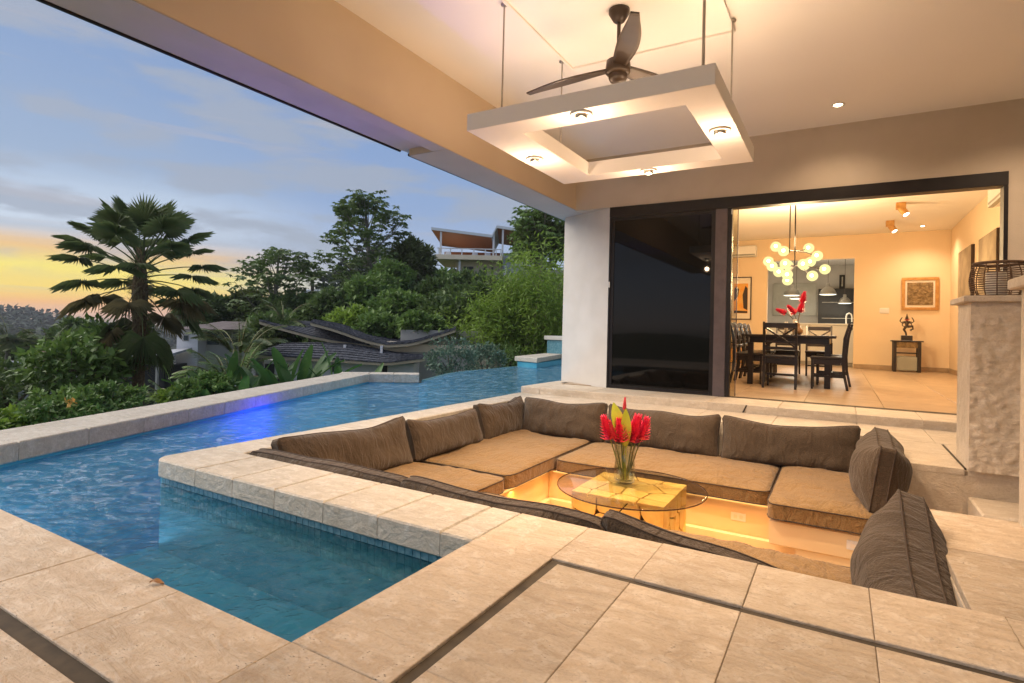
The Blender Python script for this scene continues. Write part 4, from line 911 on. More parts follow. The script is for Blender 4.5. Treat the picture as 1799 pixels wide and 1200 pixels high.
# ceiling spots in the dining room
def spot_fix(x, y, label):
    r = thing('ceiling_spot', label, 'spotlight', (x, y, ZI), 0, 'surface spots on the dining ceiling')
    part('box', MB().box(-.085, .085, -.085, .085, -.13, 0, .006), 'gold_wood', r); o = part('barrel', MB().tube([(0, 0, -.10), (.09, -.05, -.26)], .068, 16), 'gold_wood', r)
    d_ = Vector((.09, -.05, -.16)).normalized(); part('lens', MB().tube([Vector((.09, -.05, -.261)), Vector((.09, -.05, -.261)) + d_ * .006], .056, 16), 'lamp_white', r)
    lamp('ceiling_spot_lamp', 'SPOT', (x + .12, y - .07, ZI - .30), 55, WARM, .05, (x + 1.2, y - .4, .6), math.radians(110), .8)
spot_fix(1.07, 14.25, 'gold surface spotlight on the dining ceiling nearer the terrace'); spot_fix(1.02, 16.4, 'gold surface spotlight on the dining ceiling nearer the back wall')
downlight((1.77, 17.4, ZI), 'round white recessed downlight near the back wall of the dining room', 110)
downlight((-2.6, 11.5, ZI), 'recessed downlight over the left of the dining room, hidden by the door', 170)
downlight((1.6, 10.3, ZI), 'recessed downlight just inside the dining room opening', 170)
downlight((-.6, 9.6, ZI), 'recessed downlight inside the dining room above the door track', 140)
# side table, statue, pictures
st = thing('side_table', 'small black side table against the dining room wall', 'side table', (1.50, 17.75, FZ))
part('top', MB().box(-.34, .34, -.24, .24, .775, .81, .005), 'black_wood', st)
for sx in (-1, 1):
    for sy in (-1, 1): part('leg', MB().box(sx * .26 - .035, sx * .26 + .035, sy * .18 - .035, sy * .18 + .035, 0, .774, .003), 'black_wood', st)
part('drawer', MB().box(-.224, .224, -.19, .19, .62, .773, .004), 'relief_bronze', st); part('shelf', MB().box(-.224, .224, -.17, .17, .47, .50, .003), 'black_wood', st); part('basket', MB().box(-.215, .215, -.17, .16, .03, .40, .02), 'kitchen_panel', st)
su = thing('dancing_statue', 'small bronze statue of a dancer with raised arms and pointed crown', 'statue', (1.50, 17.72, FZ + .811))
part('plinth', MB().box(-.12, .12, -.09, .09, 0, .13, .006), 'black_wood', su)
sb = MB(); T = sb.tube
T([(-.01, 0, .13), (-.02, 0, .20), (-.06, 0, .28), (-.02, 0, .36)], [.020, .022, .030, .036], 8); T([(.02, 0, .36), (.12, -.02, .37), (.13, -.02, .30), (.07, -.02, .27), (.09, -.05, .255)], [.036, .030, .022, .018, .014], 8)
T([(0, 0, .33), (0, 0, .40), (0, 0, .47), (0, 0, .52)], [.045, .036, .052, .030], 10); sb.ball((0, 0, .56), .038, 10, 8); T([(0, 0, .58), (0, 0, .63), (0, 0, .70)], [.038, .020, .003], 8)
for s_ in (-1, 1):
    T([(s_ * .04, 0, .49), (s_ * .12, 0, .47), (s_ * .15, 0, .50), (s_ * .12, -.01, .57), (s_ * .10, -.01, .60)], [.018, .015, .014, .012, .008], 7)
    T([(s_ * .04, 0, .46), (s_ * .10, -.01, .44), (s_ * .10, -.03, .38), (s_ * .05, -.04, .36)], [.016, .014, .012, .009], 7)
part('figure', sb, 'statue_bronze', su); part('sash', MB().tube([(-.05, -.03, .55), (0, -.05, .52), (.05, -.03, .56)], .012, 7), 'red_paint', su)
pc = thing('framed_relief', 'gold framed bronze relief on the dining room back wall', 'picture', (1.82, YB - .002, 2.155))
fo = MB(); a, b = .40, .435
for (x0, x1, z0, z1) in ((-a, a, b - .075, b), (-a, a, -b, -b + .075), (-a, -a + .075, -b + .0751, b - .0751), (a - .075, a, -b + .0751, b - .0751)): fo.box(x0, x1, -.05, 0, z0, z1, .008)
part('frame', fo, 'gold_wood', pc); part('mat', MB().box(-.324, .324, -.02, -.001, -.359, .359), 'paper', pc)
rg = MB(); rg.grid(lambda u, v: ((u - .5) * .56, -.030 - .022 * max(0, noise.noise(Vector((u * 6, v * 6, 2)))) - .01 * noise.noise(Vector((u * 16, v * 16, 5))), (v - .5) * .60), 40, 40); part('relief', rg, 'relief_bronze', pc)
po = thing('framed_poster', 'orange poster in a dark frame behind the glass door edge', 'picture', (-2.62, YB - .002, 2.06))
fo = MB()
for (x0, x1, z0, z1) in ((-.30, .30, .62, .65), (-.30, .30, -.65, -.62), (-.30, -.27, -.62, .62), (.27, .30, -.62, .62)): fo.box(x0, x1, -.04, 0, z0, z1)
part('frame', fo, 'brown_frame', po); part('mat', MB().box(-.27, .27, -.02, -.001, -.62, .62), 'paper', po); part('print', MB().box(-.20, .20, -.024, -.021, -.46, .45), 'orange_print', po)
dp_ = MB(); y_ = -.0265
for pts in ([(-.19, -.10), (-.08, .05), (-.05, .28), (-.13, .36), (-.19, .30)], [(.08, -.30), (.19, -.36), (.19, .30), (.13, .38), (.05, .10)], [(-.19, -.45), (.19, -.45), (.19, -.39), (-.19, -.37)]): dp_.prism([(x, y_, z) for x, z in pts], (0, .002, 0))
part('dark_shapes', dp_, 'dark_print', po)
sw = thing('light_switch', 'white double light switch plate left of the framed relief', 'switch', (1.04, YB - .002, 1.70)); part('plate', MB().box(-.11, .11, -.012, 0, -.075, .075, .004), 'white_plastic', sw)
for dx in (-.05, .05): part('rocker', MB().box(dx - .035, dx + .035, -.017, -.0125, -.05, .05, .002), 'white_plastic', sw)
def canvas(y, z0, z1, wy, label):
    r = thing('canvas_picture', label, 'picture', (XR - .002, y, z0), 0, 'canvases on the right dining wall'); h_ = z1 - z0
    part('canvas', MB().box(-.06, 0, -wy / 2, wy / 2, 0, h_, .004), 'brown_frame', r); part('print', MB().box(-.064, -.061, -wy / 2 + .01, wy / 2 - .01, .01, h_ - .01), 'canvas_print', r)
canvas(13.75, 1.75, 3.0, 1.5, 'canvas picture on the right dining wall nearer the terrace'); canvas(16.0, 1.75, 3.02, 1.5, 'canvas picture on the right dining wall nearer the back corner')
def ac_unit(loc, rz, label):
    r = thing('air_conditioner', label, 'air conditioner', loc, rz, 'wall air conditioners in the dining room')
    part('body', MB().box(-.48, .48, -.22, 0, -.17, .17, .03), 'white_plastic', r); part('flap', MB().box(-.44, .44, -.226, -.15, -.178, -.1712, .002), 'kitchen_panel', r)
    part('vent', MB().box(-.44, .44, -.2235, -.2205, -.13, -.09), 'kitchen_panel', r)
ac_unit((-2.66, YB - .002, 3.47), 0, 'white air conditioner on the dining back wall by the door edge'); ac_unit((XR - .002, 12.35, 3.5), -PI / 2, 'air conditioner high on the right dining wall at the door frame')
cn = thing('console_table', 'dark low console behind the glass door edge', 'console', (-3.2, 17.9, FZ)); part('top', MB().box(-.9, .9, -.25, .25, .92, .97, .005), 'black_wood', cn); part('shelf', MB().box(-.85, .85, -.22, .22, .60, .63, .004), 'black_wood', cn)
for sx in (-.86, .86): part('leg', MB().box(sx - .03, sx + .03, -.22, .22, 0, .919, .004), 'black_wood', cn)
part('basket', MB().box(-.8, .8, -.2, .2, .02, .45, .02), 'gold_wood', cn)

# ---------------------------------------------------------------- land
def smooth(a, b, x): t_ = min(1, max(0, (x - a) / (b - a))); return t_ * t_ * (3 - 2 * t_)
def ground(x, y):
    d_ = math.hypot(x, y); th = math.degrees(math.atan2(-x, y)); s_ = 1 - smooth(40, 60, th)
    left = -2.6 - 6.0 * smooth(14, 60, d_) - 10 * smooth(60, 160, d_) + 16.5 * smooth(170, 330, d_) * (.75 + .25 * math.sin(th * .35 + 1)) 
    right = -2.6 + 6.4 * smooth(17, 44, d_) + 5 * smooth(44, 75, d_) - 8 * smooth(90, 200, d_)
    return left + (right - left) * s_ + .5 * noise.noise(Vector((x * .12, y * .12, 0))) + (2.2 * noise.noise(Vector((x * .022, y * .022, 3))) if d_ > 120 else 0)
tm = MB(); R_ = [6.5, 9, 12, 15, 18, 21, 25, 29, 34, 40, 47, 55, 65, 80, 100, 125, 155, 190, 230, 270, 310, 360, 430, 600, 900]
A_ = [math.radians(-20 + k * 2.0) for k in range(101)]
tv = [(-math.sin(a) * r, math.cos(a) * r, ground(-math.sin(a) * r, math.cos(a) * r) - (1.5 if r < 10 else 0)) for r in R_ for a in A_]; nA = len(A_)
tm.add(tv, [(j * nA + i, j * nA + i + 1, (j + 1) * nA + i + 1, (j + 1) * nA + i) for j in range(len(R_) - 1) for i in range(nA - 1)], True)
struct('terrain', tm, 'terrain_green')

# ---------------------------------------------------------------- leaves
def leaf_mesh(name, C, D, N, Lg, Wd, fold=.18):
    """diamond shaped folded leaves as one numpy mesh"""
    C, D, N = (np.asarray(a, float) for a in (C, D, N)); D /= np.linalg.norm(D, axis=1, keepdims=True) + 1e-9
    Sd = np.cross(D, N); Sd /= np.linalg.norm(Sd, axis=1, keepdims=True) + 1e-9; Nn = np.cross(Sd, D); Lg = np.asarray(Lg)[:, None]; Wd = np.asarray(Wd)[:, None]
    V = np.stack([C, C + D * Lg * .42 + Sd * Wd * .5 + Nn * Wd * fold, C + D * Lg, C + D * Lg * .42 - Sd * Wd * .5 + Nn * Wd * fold], 1).reshape(-1, 3)
    n_ = len(C); me = bpy.data.meshes.new(name); me.vertices.add(4 * n_); me.vertices.foreach_set('co', V.ravel().astype(np.float32))
    F = np.arange(4 * n_).reshape(-1, 4); T3 = np.concatenate([F[:, [0, 1, 2]], F[:, [0, 2, 3]]], 1).reshape(-1)
    me.loops.add(len(T3)); me.loops.foreach_set('vertex_index', T3.astype(np.int32)); me.polygons.add(2 * n_); me.polygons.foreach_set('loop_start', np.arange(0, 6 * n_, 3, dtype=np.int32)); me.update(calc_edges=True); me.validate(); return me
def unit(n_): v = rng.normal(size=(n_, 3)); return v / np.linalg.norm(v, axis=1, keepdims=True)
def crown_leaves(rx, ry, rz, nclump, nleaf, ls, lw, cz=0, clr=.28, shell=.55, droop=0.0, gap=0.0):
    u = unit(nclump); r = shell + (1 - shell) * rng.random(nclump) ** .6; u[:, 2] = np.where(u[:, 2] < -.55, -u[:, 2] * .6, u[:, 2])
    lump = 1 + .28 * np.array([noise.noise(Vector(a * 1.9) + Vector((rx * 7, rz * 3, cz))) for a in u])
    cc = u * (r * lump)[:, None] * np.array([rx, ry, rz]) + np.array([0, 0, cz])
    k = np.repeat(np.arange(nclump), nleaf); off = unit(len(k)) * (rng.random(len(k)) ** .5)[:, None] * clr * min(rx, rz) * np.array([1.1, 1.1, .75])
    C = cc[k] + off; out = C - np.array([0, 0, cz]); out /= np.linalg.norm(out, axis=1, keepdims=True) + 1e-9
    D = out * .6 + unit(len(k)) * .9; D[:, 2] -= droop; N = unit(len(k)) * .7 + np.array([0, 0, 1.0]); s_ = rng.uniform(.65, 1.25, len(k)); return C, D, N, ls * s_, lw * s_
def limbs(h0, rx, rz, cz, r0, n_=6, lean=(0, 0)):
    m = MB(); m.tube([(0, 0, h0), (lean[0] * .4, lean[1] * .4, (h0 + cz) * .5), (lean[0], lean[1], cz)], [r0, r0 * .75, r0 * .45], 8)
    for k in range(n_):
        a = 2 * PI * k / n_ + random.random(); zt = cz + rz * random.uniform(-.1, .7); z0_ = h0 + (cz - h0) * random.uniform(.55, .95); e = Vector((math.cos(a) * rx * random.uniform(.5, .8), math.sin(a) * rx * random.uniform(.5, .8), zt))
        s0 = Vector((lean[0] * .8, lean[1] * .8, z0_)); m.tube([s0, s0.lerp(e, .5) + Vector((0, 0, .12 * rz)), e], [r0 * .4, r0 * .27, r0 * .1], 6)
    return m
def broadtree(label, c, rx, rz, mat, ncl=90, nl=34, ls=.22, lw=.11, cat='tree', name='broadleaf_tree', grp='trees on the hillside', **k):
    g = ground(c[0], c[1]); r = thing(name, label, cat, (c[0], c[1], g), 0, grp); cz = c[2] - g
    part('trunk', limbs(-.3, rx, rz, cz, max(.05, rx * .09)), 'bark', r)
    link('crown', leaf_mesh('crown', *crown_leaves(rx, rx, rz, ncl, nl, ls, lw, cz, **k)), mat, r); return r
trees = [
 ((-22.1, 28.77, 3.55), 1.75, 1.5, 'leaf_mid', 'green tree filling the slope just under the hilltop veranda deck'),
 ((-20.3, 29.6, 3.3), 1.6, 1.3, 'leaf_dark', 'dark tree under the right part of the hilltop veranda'),
 ((-21.85, 25.40, 4.64), 1.42, 1.93, 'leaf_olive', 'olive tree with thin crown left of the hilltop house'),
 ((-18.58, 23.86, 2.5), 1.70, 1.25, 'leaf_dark', 'dark tree directly below the hilltop house veranda'),
 ((-20.28, 20.56, 2.27), 1.66, 1.66, 'leaf_mid', 'rounded green tree under the tall airy tree'),
 ((-21.08, 18.94, 1.49), 1.33, 1.37, 'leaf_dark', 'dark bush below the small white pavilion'),
 ((-17.00, 19.01, 1.59), 1.50, 1.18, 'leaf_mid', 'mid green bush right above the curved dark roof'),
 ((-14.64, 19.24, 1.37), 1.44, 1.24, 'leaf_dark', 'very dark bush behind the right tip of the curved roof'),
 ((-12.82, 19.34, 1.66), 1.25, 1.30, 'leaf_dark', 'dark tree squeezed left of the bright bamboo'),
 ((-24.68, 19.15, 1.55), 1.28, 1.06, 'leaf_dark', 'dark green tree under the left airy tree'),
 ((-28.42, 19.28, 1.68), 1.20, 1.34, 'leaf_olive', 'olive tree at the end of the sunset glow'),
 ((-28.95, 17.81, 1.44), 1.05, 1.15, 'leaf_dark', 'dark tree just right of the fan palm'),
 ((-18.00, 17.28, 1.03), 1.20, .85, 'leaf_bright', 'light green bush above the curved roof ridge'),
 ((-12.50, 23.91, 5.27), 1.45, 1.40, 'leaf_dark', 'broad dark tree beside the pillar above the bamboo'),
 ((-24.48, 20.43, 1.67), 1.10, 1.0, 'leaf_mid', 'green bush in front of the white pavilion'),
 ((-20.69, 22.62, 3.30), 1.35, 1.40, 'leaf_mid', 'green tree between tall airy tree and hilltop house'),
 ((-13.82, 22.02, 2.25), 1.20, 1.1, 'leaf_olive', 'olive tree below the grey hilltop wall'),
 ((-27.88, 16.13, 1.34), .80, .90, 'leaf_dark', 'small dark tree behind the fan palm fronds'),
 ((-37.60, 12.79, -.95), 1.7, 1.0, 'leaf_dark', 'dark tree before the hazy ridge at far left'),
 ((-14.28, 17.13, 1.00), 1.05, .60, 'leaf_mid', 'low bush touching the right side of the curved roof'),
 ((-16.08, 16.9, .94), 1.0, .65, 'leaf_mid', 'low bush in the valley of the curved roof'),
 ((-18.9, 13.9, .45), 1.05, .95, 'leaf_dark', 'dark bush left of the house with curved roofs'),
 ((-15.6, 21.9, 2.15), 1.5, 1.0, 'leaf_dark', 'dark tree under the white veranda post'),
 ((-23.0, 17.3, .75), 1.3, .95, 'leaf_mid', 'green tree between white house and curved roofs'),
 ((-33.5, 13.6, -.2), 1.5, 1.25, 'leaf_dark', 'dark tree half hidden behind the left fan palm fronds'),
 ((-30.4, 9.0, -2.2), 1.6, 1.3, 'leaf_dark', 'dark tree below the rust red roof'),
]
for c, rx, rz, mat, lb in trees:
    ds = math.hypot(c[0], c[1]); ls = .010 * ds
    broadtree(lb, (c[0], c[1], c[2] - .12 * rz), rx * .86, rz * .84, mat, ncl=int(100 + 40 * rx), nl=34, ls=ls, lw=ls * .5)

# airy cecropia trees: few limbs ending in rosettes of big lobed leaves
def cecropia(label, base, top, spread, nros, ls, lo, mat='leaf_dark'):
    g = ground(base[0], base[1]); r = thing('cecropia_tree', label, 'tree', (base[0], base[1], g), 0, 'airy big leaved trees'); m = MB(); h = top[2] - g; lean = (top[0] - base[0], top[1] - base[1])
    m.tube([(0, 0, -.3), (lean[0] * .2, lean[1] * .2, h * .5), (lean[0] * .6, lean[1] * .6, h * .92)], [.17, .12, .05], 8)
    C, D, N, Lg, Wd = [], [], [], [], []
    for k in range(nros):
        a = random.uniform(0, 2 * PI); rr = spread * math.sqrt(random.random()); hz = lo + (h - lo) * (random.random() ** .7); cap_ = math.sqrt(max(.1, 1 - ((hz - (lo + h) / 2) / ((h - lo) / 1.85)) ** 2)); e = Vector((lean[0] * .6 + math.cos(a) * rr * cap_, lean[1] * .6 + math.sin(a) * rr * cap_, hz))
        s0 = Vector((lean[0] * .4 * hz / h, lean[1] * .4 * hz / h, hz - random.uniform(.8, 1.8) - rr * .3)); s0.z = max(s0.z, lo * .75)
        if k % 2 == 0: m.tube([s0, s0.lerp(e, .6) + Vector((0, 0, -.15)), e], [.030, .022, .014], 5)
        for q in range(8):
            b_ = 2 * PI * q / 8 + random.uniform(-.3, .3); pet = Vector((math.cos(b_), math.sin(b_), random.uniform(-.9, .9))) * ls * random.uniform(.5, 1.1); cc = e + pet; nrm = Vector((random.uniform(-1.2, 1.2), random.uniform(-1.2, 1.2), .8))
            fwd = pet.normalized()
            for l_ in range(7):
                an = -2.4 + l_ * .8; dd = Vector((fwd.x * math.cos(an) - fwd.y * math.sin(an), fwd.x * math.sin(an) + fwd.y * math.cos(an), random.uniform(-.8, .1))); C.append(cc); D.append(dd); N.append(nrm); sc_ = random.uniform(.75, 1.15); Lg.append(ls * .72 * sc_); Wd.append(ls * .30 * sc_)
    part('trunk', m, 'pale_bark', r); link('crown', leaf_mesh('crown', C, D, N, Lg, Wd, .12), mat, r)
cecropia('tall airy tree with big lobed leaves standing highest on the skyline', (-23.1, 23.5, 0), (-23.7, 23.1, 8.15), 2.5, 92, .42, 2.2)
cecropia('airy big leaved tree on the skyline left of the tallest one', (-26.2, 19.4, 0), (-25.9, 19.6, 4.85), 2.2, 60, .42, 4.0)
cecropia('airy big leaved tree peeking past the pillar beside the hilltop house', (-11.9, 23.2, 0), (-12.3, 23.0, 6.6), 1.5, 40, .40, 4.4, 'leaf_mid')

# feather palms
def feather_palm(label, base, crown, nfr, fl, mat='palm_leaf', tr=.12, arch=1.0, ll=.5, grp='feather palms', clump=False, lw=.05):
    g = ground(base[0], base[1]); r = thing('feather_palm', label, 'palm', (base[0], base[1], g), 0, grp); top = Vector((crown[0] - base[0], crown[1] - base[1], crown[2] - g))
    m = MB(); m.tube([(0, 0, -.2), (top.x * .4, top.y * .4, top.z * .5), top], [tr * 1.2, tr, tr * .8], 9); part('trunk', m, 'pale_bark', r)
    C, D, N, Lg, Wd = [], [], [], [], []; rm = MB()
    for k in range(nfr):
        a = 2 * PI * k / nfr * 1.618 * 3 + random.uniform(-.2, .2); el = random.uniform(.15, 1.35) if not clump else random.uniform(.75, 1.45); d0 = Vector((math.cos(a) * math.cos(el), math.sin(a) * math.cos(el), math.sin(el))); L_ = fl * random.uniform(.8, 1.1); pts = []; p_ = top.copy() if not clump else Vector((top.x + math.cos(a) * .25, top.y + math.sin(a) * .25, top.z)); dv = d0.copy()
        for s_ in range(11): pts.append(p_.copy()); p_ = p_ + dv * L_ / 10; dv = (dv + Vector((0, 0, -.17 * arch))).normalized()
        rm.tube(pts, [.022 * (1 - s_ / 11) + .004 for s_ in range(11)], 4)
        for s_ in range(2, 42):
            t_ = s_ / 42 * 10; i_ = int(t_); f_ = t_ - i_; q = pts[i_].lerp(pts[min(10, i_ + 1)], f_); tg = (pts[min(10, i_ + 1)] - pts[i_]).normalized(); sd = tg.cross(Vector((0, 0, 1))); sd = sd.normalized() if sd.length > .01 else Vector((1, 0, 0)); prof = math.sin(PI * min(1, .12 + t_ / 11.5)) ** .6
            for sg in (-1, 1):
                dd = sd * sg * .85 + tg * .55 + Vector((0, 0, -.35 + random.uniform(-.12, .12))); C.append(q); D.append(dd); N.append((0, 0, 1)); Lg.append(ll * prof * random.uniform(.85, 1.1)); Wd.append(lw)
    part('frond_stalks', rm, 'stem_green', r); link('fronds', leaf_mesh('fronds', C, D, N, Lg, Wd, .05), mat, r)
feather_palm('slender palm on the skyline between the airy trees', (-27.6, 23.3, 0), (-27.7, 23.2, 3.7), 13, 1.5, ll=.42, lw=.06)
feather_palm('palm at the foot of the tallest airy tree', (-24.7, 23.7, 0), (-24.64, 23.78, 3.3), 13, 1.6, ll=.45, lw=.06)
feather_palm('dark palm before the hazy ridge at the far left edge', (-33.3, 10.6, 0), (-33.27, 10.67, -.35), 15, 1.7, ll=.5, lw=.07)
feather_palm('upright palm between the far left edge and the fan palm', (-31.5, 11.6, 0), (-31.6, 11.6, -.75), 15, 1.9, ll=.5, arch=.75, lw=.07)
feather_palm('palm with spreading fronds behind the curved dark roof', (-18.7, 14.6, 0), (-18.9, 14.5, .75), 14, 1.5, ll=.42, lw=.05)
feather_palm('bushy palm clump left of the curved roof house', (-14.7, 9.6, 0), (-14.7, 9.65, -.85), 24, 1.5, 'leaf_mid', .07, .9, .40, clump=True, lw=.05)
feather_palm('palm clump in front of the white house', (-15.4, 8.6, 0), (-15.4, 8.6, -1.35), 20, 1.05, 'leaf_mid', .07, 1.0, .36, clump=True, lw=.045)
feather_palm('tall palm clump right of the white house wall', (-16.7, 11.2, 0), (-16.7, 11.2, .0), 20, 1.5, 'palm_leaf', .07, .9, .38, clump=True, lw=.05)

# the big fan palm
fp = thing('fan_palm', 'tall fan palm with fibrous trunk standing against the sunset', 'palm', (-14.0, 6.86, ground(-14.0, 6.86))); gz = ground(-14.0, 6.86); ctop = Vector((-.03, -.02, 2.66 - gz))
part('trunk', MB().tube([(0, 0, -.3), (0, .01, (ctop.z) * .35), (-.01, 0, ctop.z * .62), (-.02, -.01, ctop.z * .8), tuple(ctop)], [.135, .125, .13, .17, .085], 12), 'palm_fibre', fp)
fib = ([], [], [], [], [])
for k in range(900):
    a = random.uniform(0, 2 * PI); zz_ = random.uniform(ctop.z * .45, ctop.z * .98); rr = .16; fib[0].append((rr * math.cos(a), rr * math.sin(a), zz_)); fib[1].append((math.cos(a) * .5, math.sin(a) * .5, random.uniform(-1, .5))); fib[2].append((math.cos(a), math.sin(a), .1)); fib[3].append(random.uniform(.10, .28)); fib[4].append(.022)
link('trunk_fibres', leaf_mesh('trunk_fibres', *fib), 'palm_brown', fp)['kind'] = 'stuff'
def fan(base, d0, plen, R_, mat, droop):
    """petiole plus a pleated fan of narrow leaf segments"""
    d0 = d0.normalized(); b = Vector(base); pts = [b + d0 * plen * t_ + Vector((0, 0, -droop * .35 * t_ * t_)) for t_ in (0, .33, .66, 1)]
    hub = pts[-1]; ax = (pts[-1] - pts[-2]).normalized(); sd = ax.cross(Vector((0, 0, 1))); sd = sd.normalized() if sd.length > .05 else Vector((1, 0, 0)); nrm = sd.cross(ax)
    m = MB(); m.tube(pts, [.020, .015, .012, .010], 5); ns = 34
    for k in range(ns):
        an = -2.25 + 4.5 * k / (ns - 1); dd = ax * math.cos(an) + sd * math.sin(an); ln = R_ * (1.0 - .22 * abs(an) / 2.25) * random.uniform(.92, 1.06); w0 = R_ * .036
        e1 = hub + dd * ln * .55 + nrm * .05 + Vector((0, 0, -.04 * droop)); e2 = hub + dd * ln + Vector((0, 0, -droop * .40 * R_ * random.uniform(.6, 1.2))); pr = (sd * math.cos(an) - ax * math.sin(an)); lift = nrm * (w0 * .55 if k % 2 else -w0 * .3)
        m.add([hub, e1 + pr * w0 + lift, e2, e1 - pr * w0 + lift], [(0, 1, 2), (0, 2, 3)])
    part('fan_leaf', m, mat, fp)
for k in range(66):
    a = k * 2.39996 + random.uniform(-.25, .25); t_ = k / 65; el = math.radians(80 - 125 * t_ ** .82) + random.uniform(-.12, .12); zb_ = ctop.z - .10 - 1.35 * t_
    if (t_ > .66 and k % 3 != 0) or (.3 < t_ <= .66 and k % 9 == 0): continue
    d_ = Vector((math.cos(a) * math.cos(el), math.sin(a) * math.cos(el), math.sin(el)))
    fan((0.05 * math.cos(a), .05 * math.sin(a), zb_), d_, .62 + .62 * math.sin(PI * min(1, t_ * 1.1 + .1)) * (1 if t_ < .72 else .62), .54 + .12 * random.random(), 'palm_leaf' if t_ < .55 or random.random() < .35 else 'palm_brown', .15 + 1.0 * t_)

# bamboo thicket by the pillar
bmz = ground(-10.9, 18.6); bb = thing('bamboo', 'bright green feathery bamboo thicket beside the white pillar', 'bamboo', (-10.9, 18.6, bmz)); C, D, N = [], [], []
rt = Vector((.863, .505, 0)); bk = Vector((-.505, .863, 0))
for k in range(84):
    b = rt * random.uniform(-1.7, 1.9) + bk * random.uniform(-.7, 1.6); hh = random.uniform(4.4, 7.6) * (1 if b.dot(rt) > .6 else .86 if b.dot(rt) > -.4 else .66); a = random.uniform(0, 2 * PI); out = Vector((math.cos(a), math.sin(a), 0)) * random.uniform(.5, 1.5) - rt * random.uniform(-.1, .6); pts = []
    for s_ in range(9): t_ = s_ / 8; pts.append(b + Vector((0, 0, hh * (t_ - .17 * t_ ** 3))) + out * t_ ** 2.2)
    part('culm', MB().tube(pts, [.028 * (1 - .8 * s_ / 8) for s_ in range(9)], 5), 'culm', bb)
    for q in range(380):
        t_ = random.uniform(.25, 1.0) * 8; i_ = min(7, int(t_)); p_ = pts[i_].lerp(pts[i_ + 1], t_ - i_) + Vector((random.gauss(0, .32), random.gauss(0, .32), random.gauss(0, .2))); C.append(p_); D.append((random.gauss(0, 1), random.gauss(0, 1), random.gauss(-.55, .5))); N.append((random.gauss(0, .6), random.gauss(0, .6), 1))
n_ = len(C); link('foliage', leaf_mesh('foliage', C, D, N, rng.uniform(.18, .34, n_), rng.uniform(.04, .07, n_)), 'leaf_bright', bb)

# paddle leaved plants outside the pool wall
def paddle_plant(label, x, y, zt, nl, lh, seed, mat='banana_leaf', grp='big leaved plants beyond the pool wall', wf=.15):
    g = ground(x, y); r = thing('banana_plant', label, 'plant', (x, y, g), 0, grp); rnd = random.Random(seed)
    for k in range(nl):
        a = rnd.uniform(0, 2 * PI); el = math.radians(rnd.uniform(58, 86)); d_ = Vector((math.cos(a) * math.cos(el), math.sin(a) * math.cos(el), math.sin(el))); b = Vector((rnd.uniform(-.4, .4), rnd.uniform(-.4, .4), 0)); hst = max(.2, zt - g - lh * .9) * rnd.uniform(.7, 1.0); L_ = lh * rnd.uniform(.7, 1.1); wd = L_ * wf
        s0 = b + d_ * hst; m = MB(); m.tube([b, s0], [.022, .014], 5); sd = Vector((math.sin(a + rnd.uniform(-.8, .8)), -math.cos(a), 0)).normalized(); bend = rnd.uniform(.15, .7)
        def fn(u, v): return s0 + d_ * L_ * v + Vector((math.cos(a) * bend, math.sin(a) * bend, -bend * .75)) * L_ * v * v * .6 + sd * (u - .5) * 2 * wd * math.sin(PI * (.03 + .94 * v)) ** .75 + Vector((0, 0, 1)) * abs(u - .5) * wd * .7
        m.grid(fn, 4, 9); part('leaf', m, mat, r)
paddle_plant('upright big leaved plant before the curved roof house', -10.9, 8.75, .70, 26, 1.25, 1, wf=.11)
paddle_plant('big leaved plant left of the curved roof house posts', -11.5, 8.0, .50, 24, 1.15, 2, wf=.11)
paddle_plant('low big leaved plant right behind the pool wall bend', -10.1, 9.0, .55, 16, 1.05, 3, wf=.12)
paddle_plant('big leaved plant with a pale folded leaf near the wall', -11.2, 7.3, .30, 22, 1.0, 4, wf=.12)
paddle_plant('big leaved plant beside the fan palm trunk on its right', -12.1, 7.3, .10, 16, .95, 5, 'leaf_mid', wf=.12)
# shrubs
GSH = 'shrubs along the outside of the pool wall'
def shrub(lb, c, rx, rz, mat, ls=.13, ncl=90, nl=30, **k): broadtree(lb, c, rx, rz, mat, ncl=ncl, nl=nl, ls=ls, lw=ls * .5, cat='shrub', name='shrub', grp=GSH, **k)
shrub('leafy papaya like shrub left of the fan palm trunk', (-13.95, 5.55, -.10), .78, .70, 'leaf_mid', .20, 80, 24)
shrub('leafy shrub behind the fan palm trunk', (-14.7, 6.7, .15), .85, .75, 'leaf_mid', .18, 70, 24)
shrub('large dark bush at the far left edge above the wall', (-15.3, 4.9, -.85), 1.15, .85, 'leaf_dark', .16)
shrub('low bright shrub with an orange flower along the left wall', (-10.9, 4.15, -.62), .75, .42, 'leaf_mid', .11)
shrub('low shrub along the wall left of the palm trunk', (-11.2, 4.9, -.55), .65, .40, 'leaf_mid', .11)
shrub('pale small shrub at the left edge of the photo behind the wall', (-10.9, 3.2, -.72), .55, .32, 'leaf_bright', .12, 50)
shrub('low shrub at the foot of the fan palm on its right', (-11.35, 6.65, -.60), .60, .34, 'leaf_bright', .12)
shrub('low shrub midway along the pool wall', (-10.9, 6.6, -.45), .60, .36, 'leaf_mid', .11)
shrub('grey green airy shrub before the grey house wall', (-9.75, 13.2, .0), .72, .62, 'leaf_grey', .11, 70, 26)
shrub('grey green shrub left of the brown shed roof', (-9.65, 15.0, -.1), .62, .62, 'leaf_grey', .11, 60, 26)
shrub('green shrub directly under the bamboo at the vanishing edge', (-10.4, 17.2, -.35), .95, .7, 'leaf_mid', .10)
shrub('dark shrub below the pool wall at the far left', (-12.2, 3.6, -1.25), 1.0, .55, 'leaf_dark', .13)
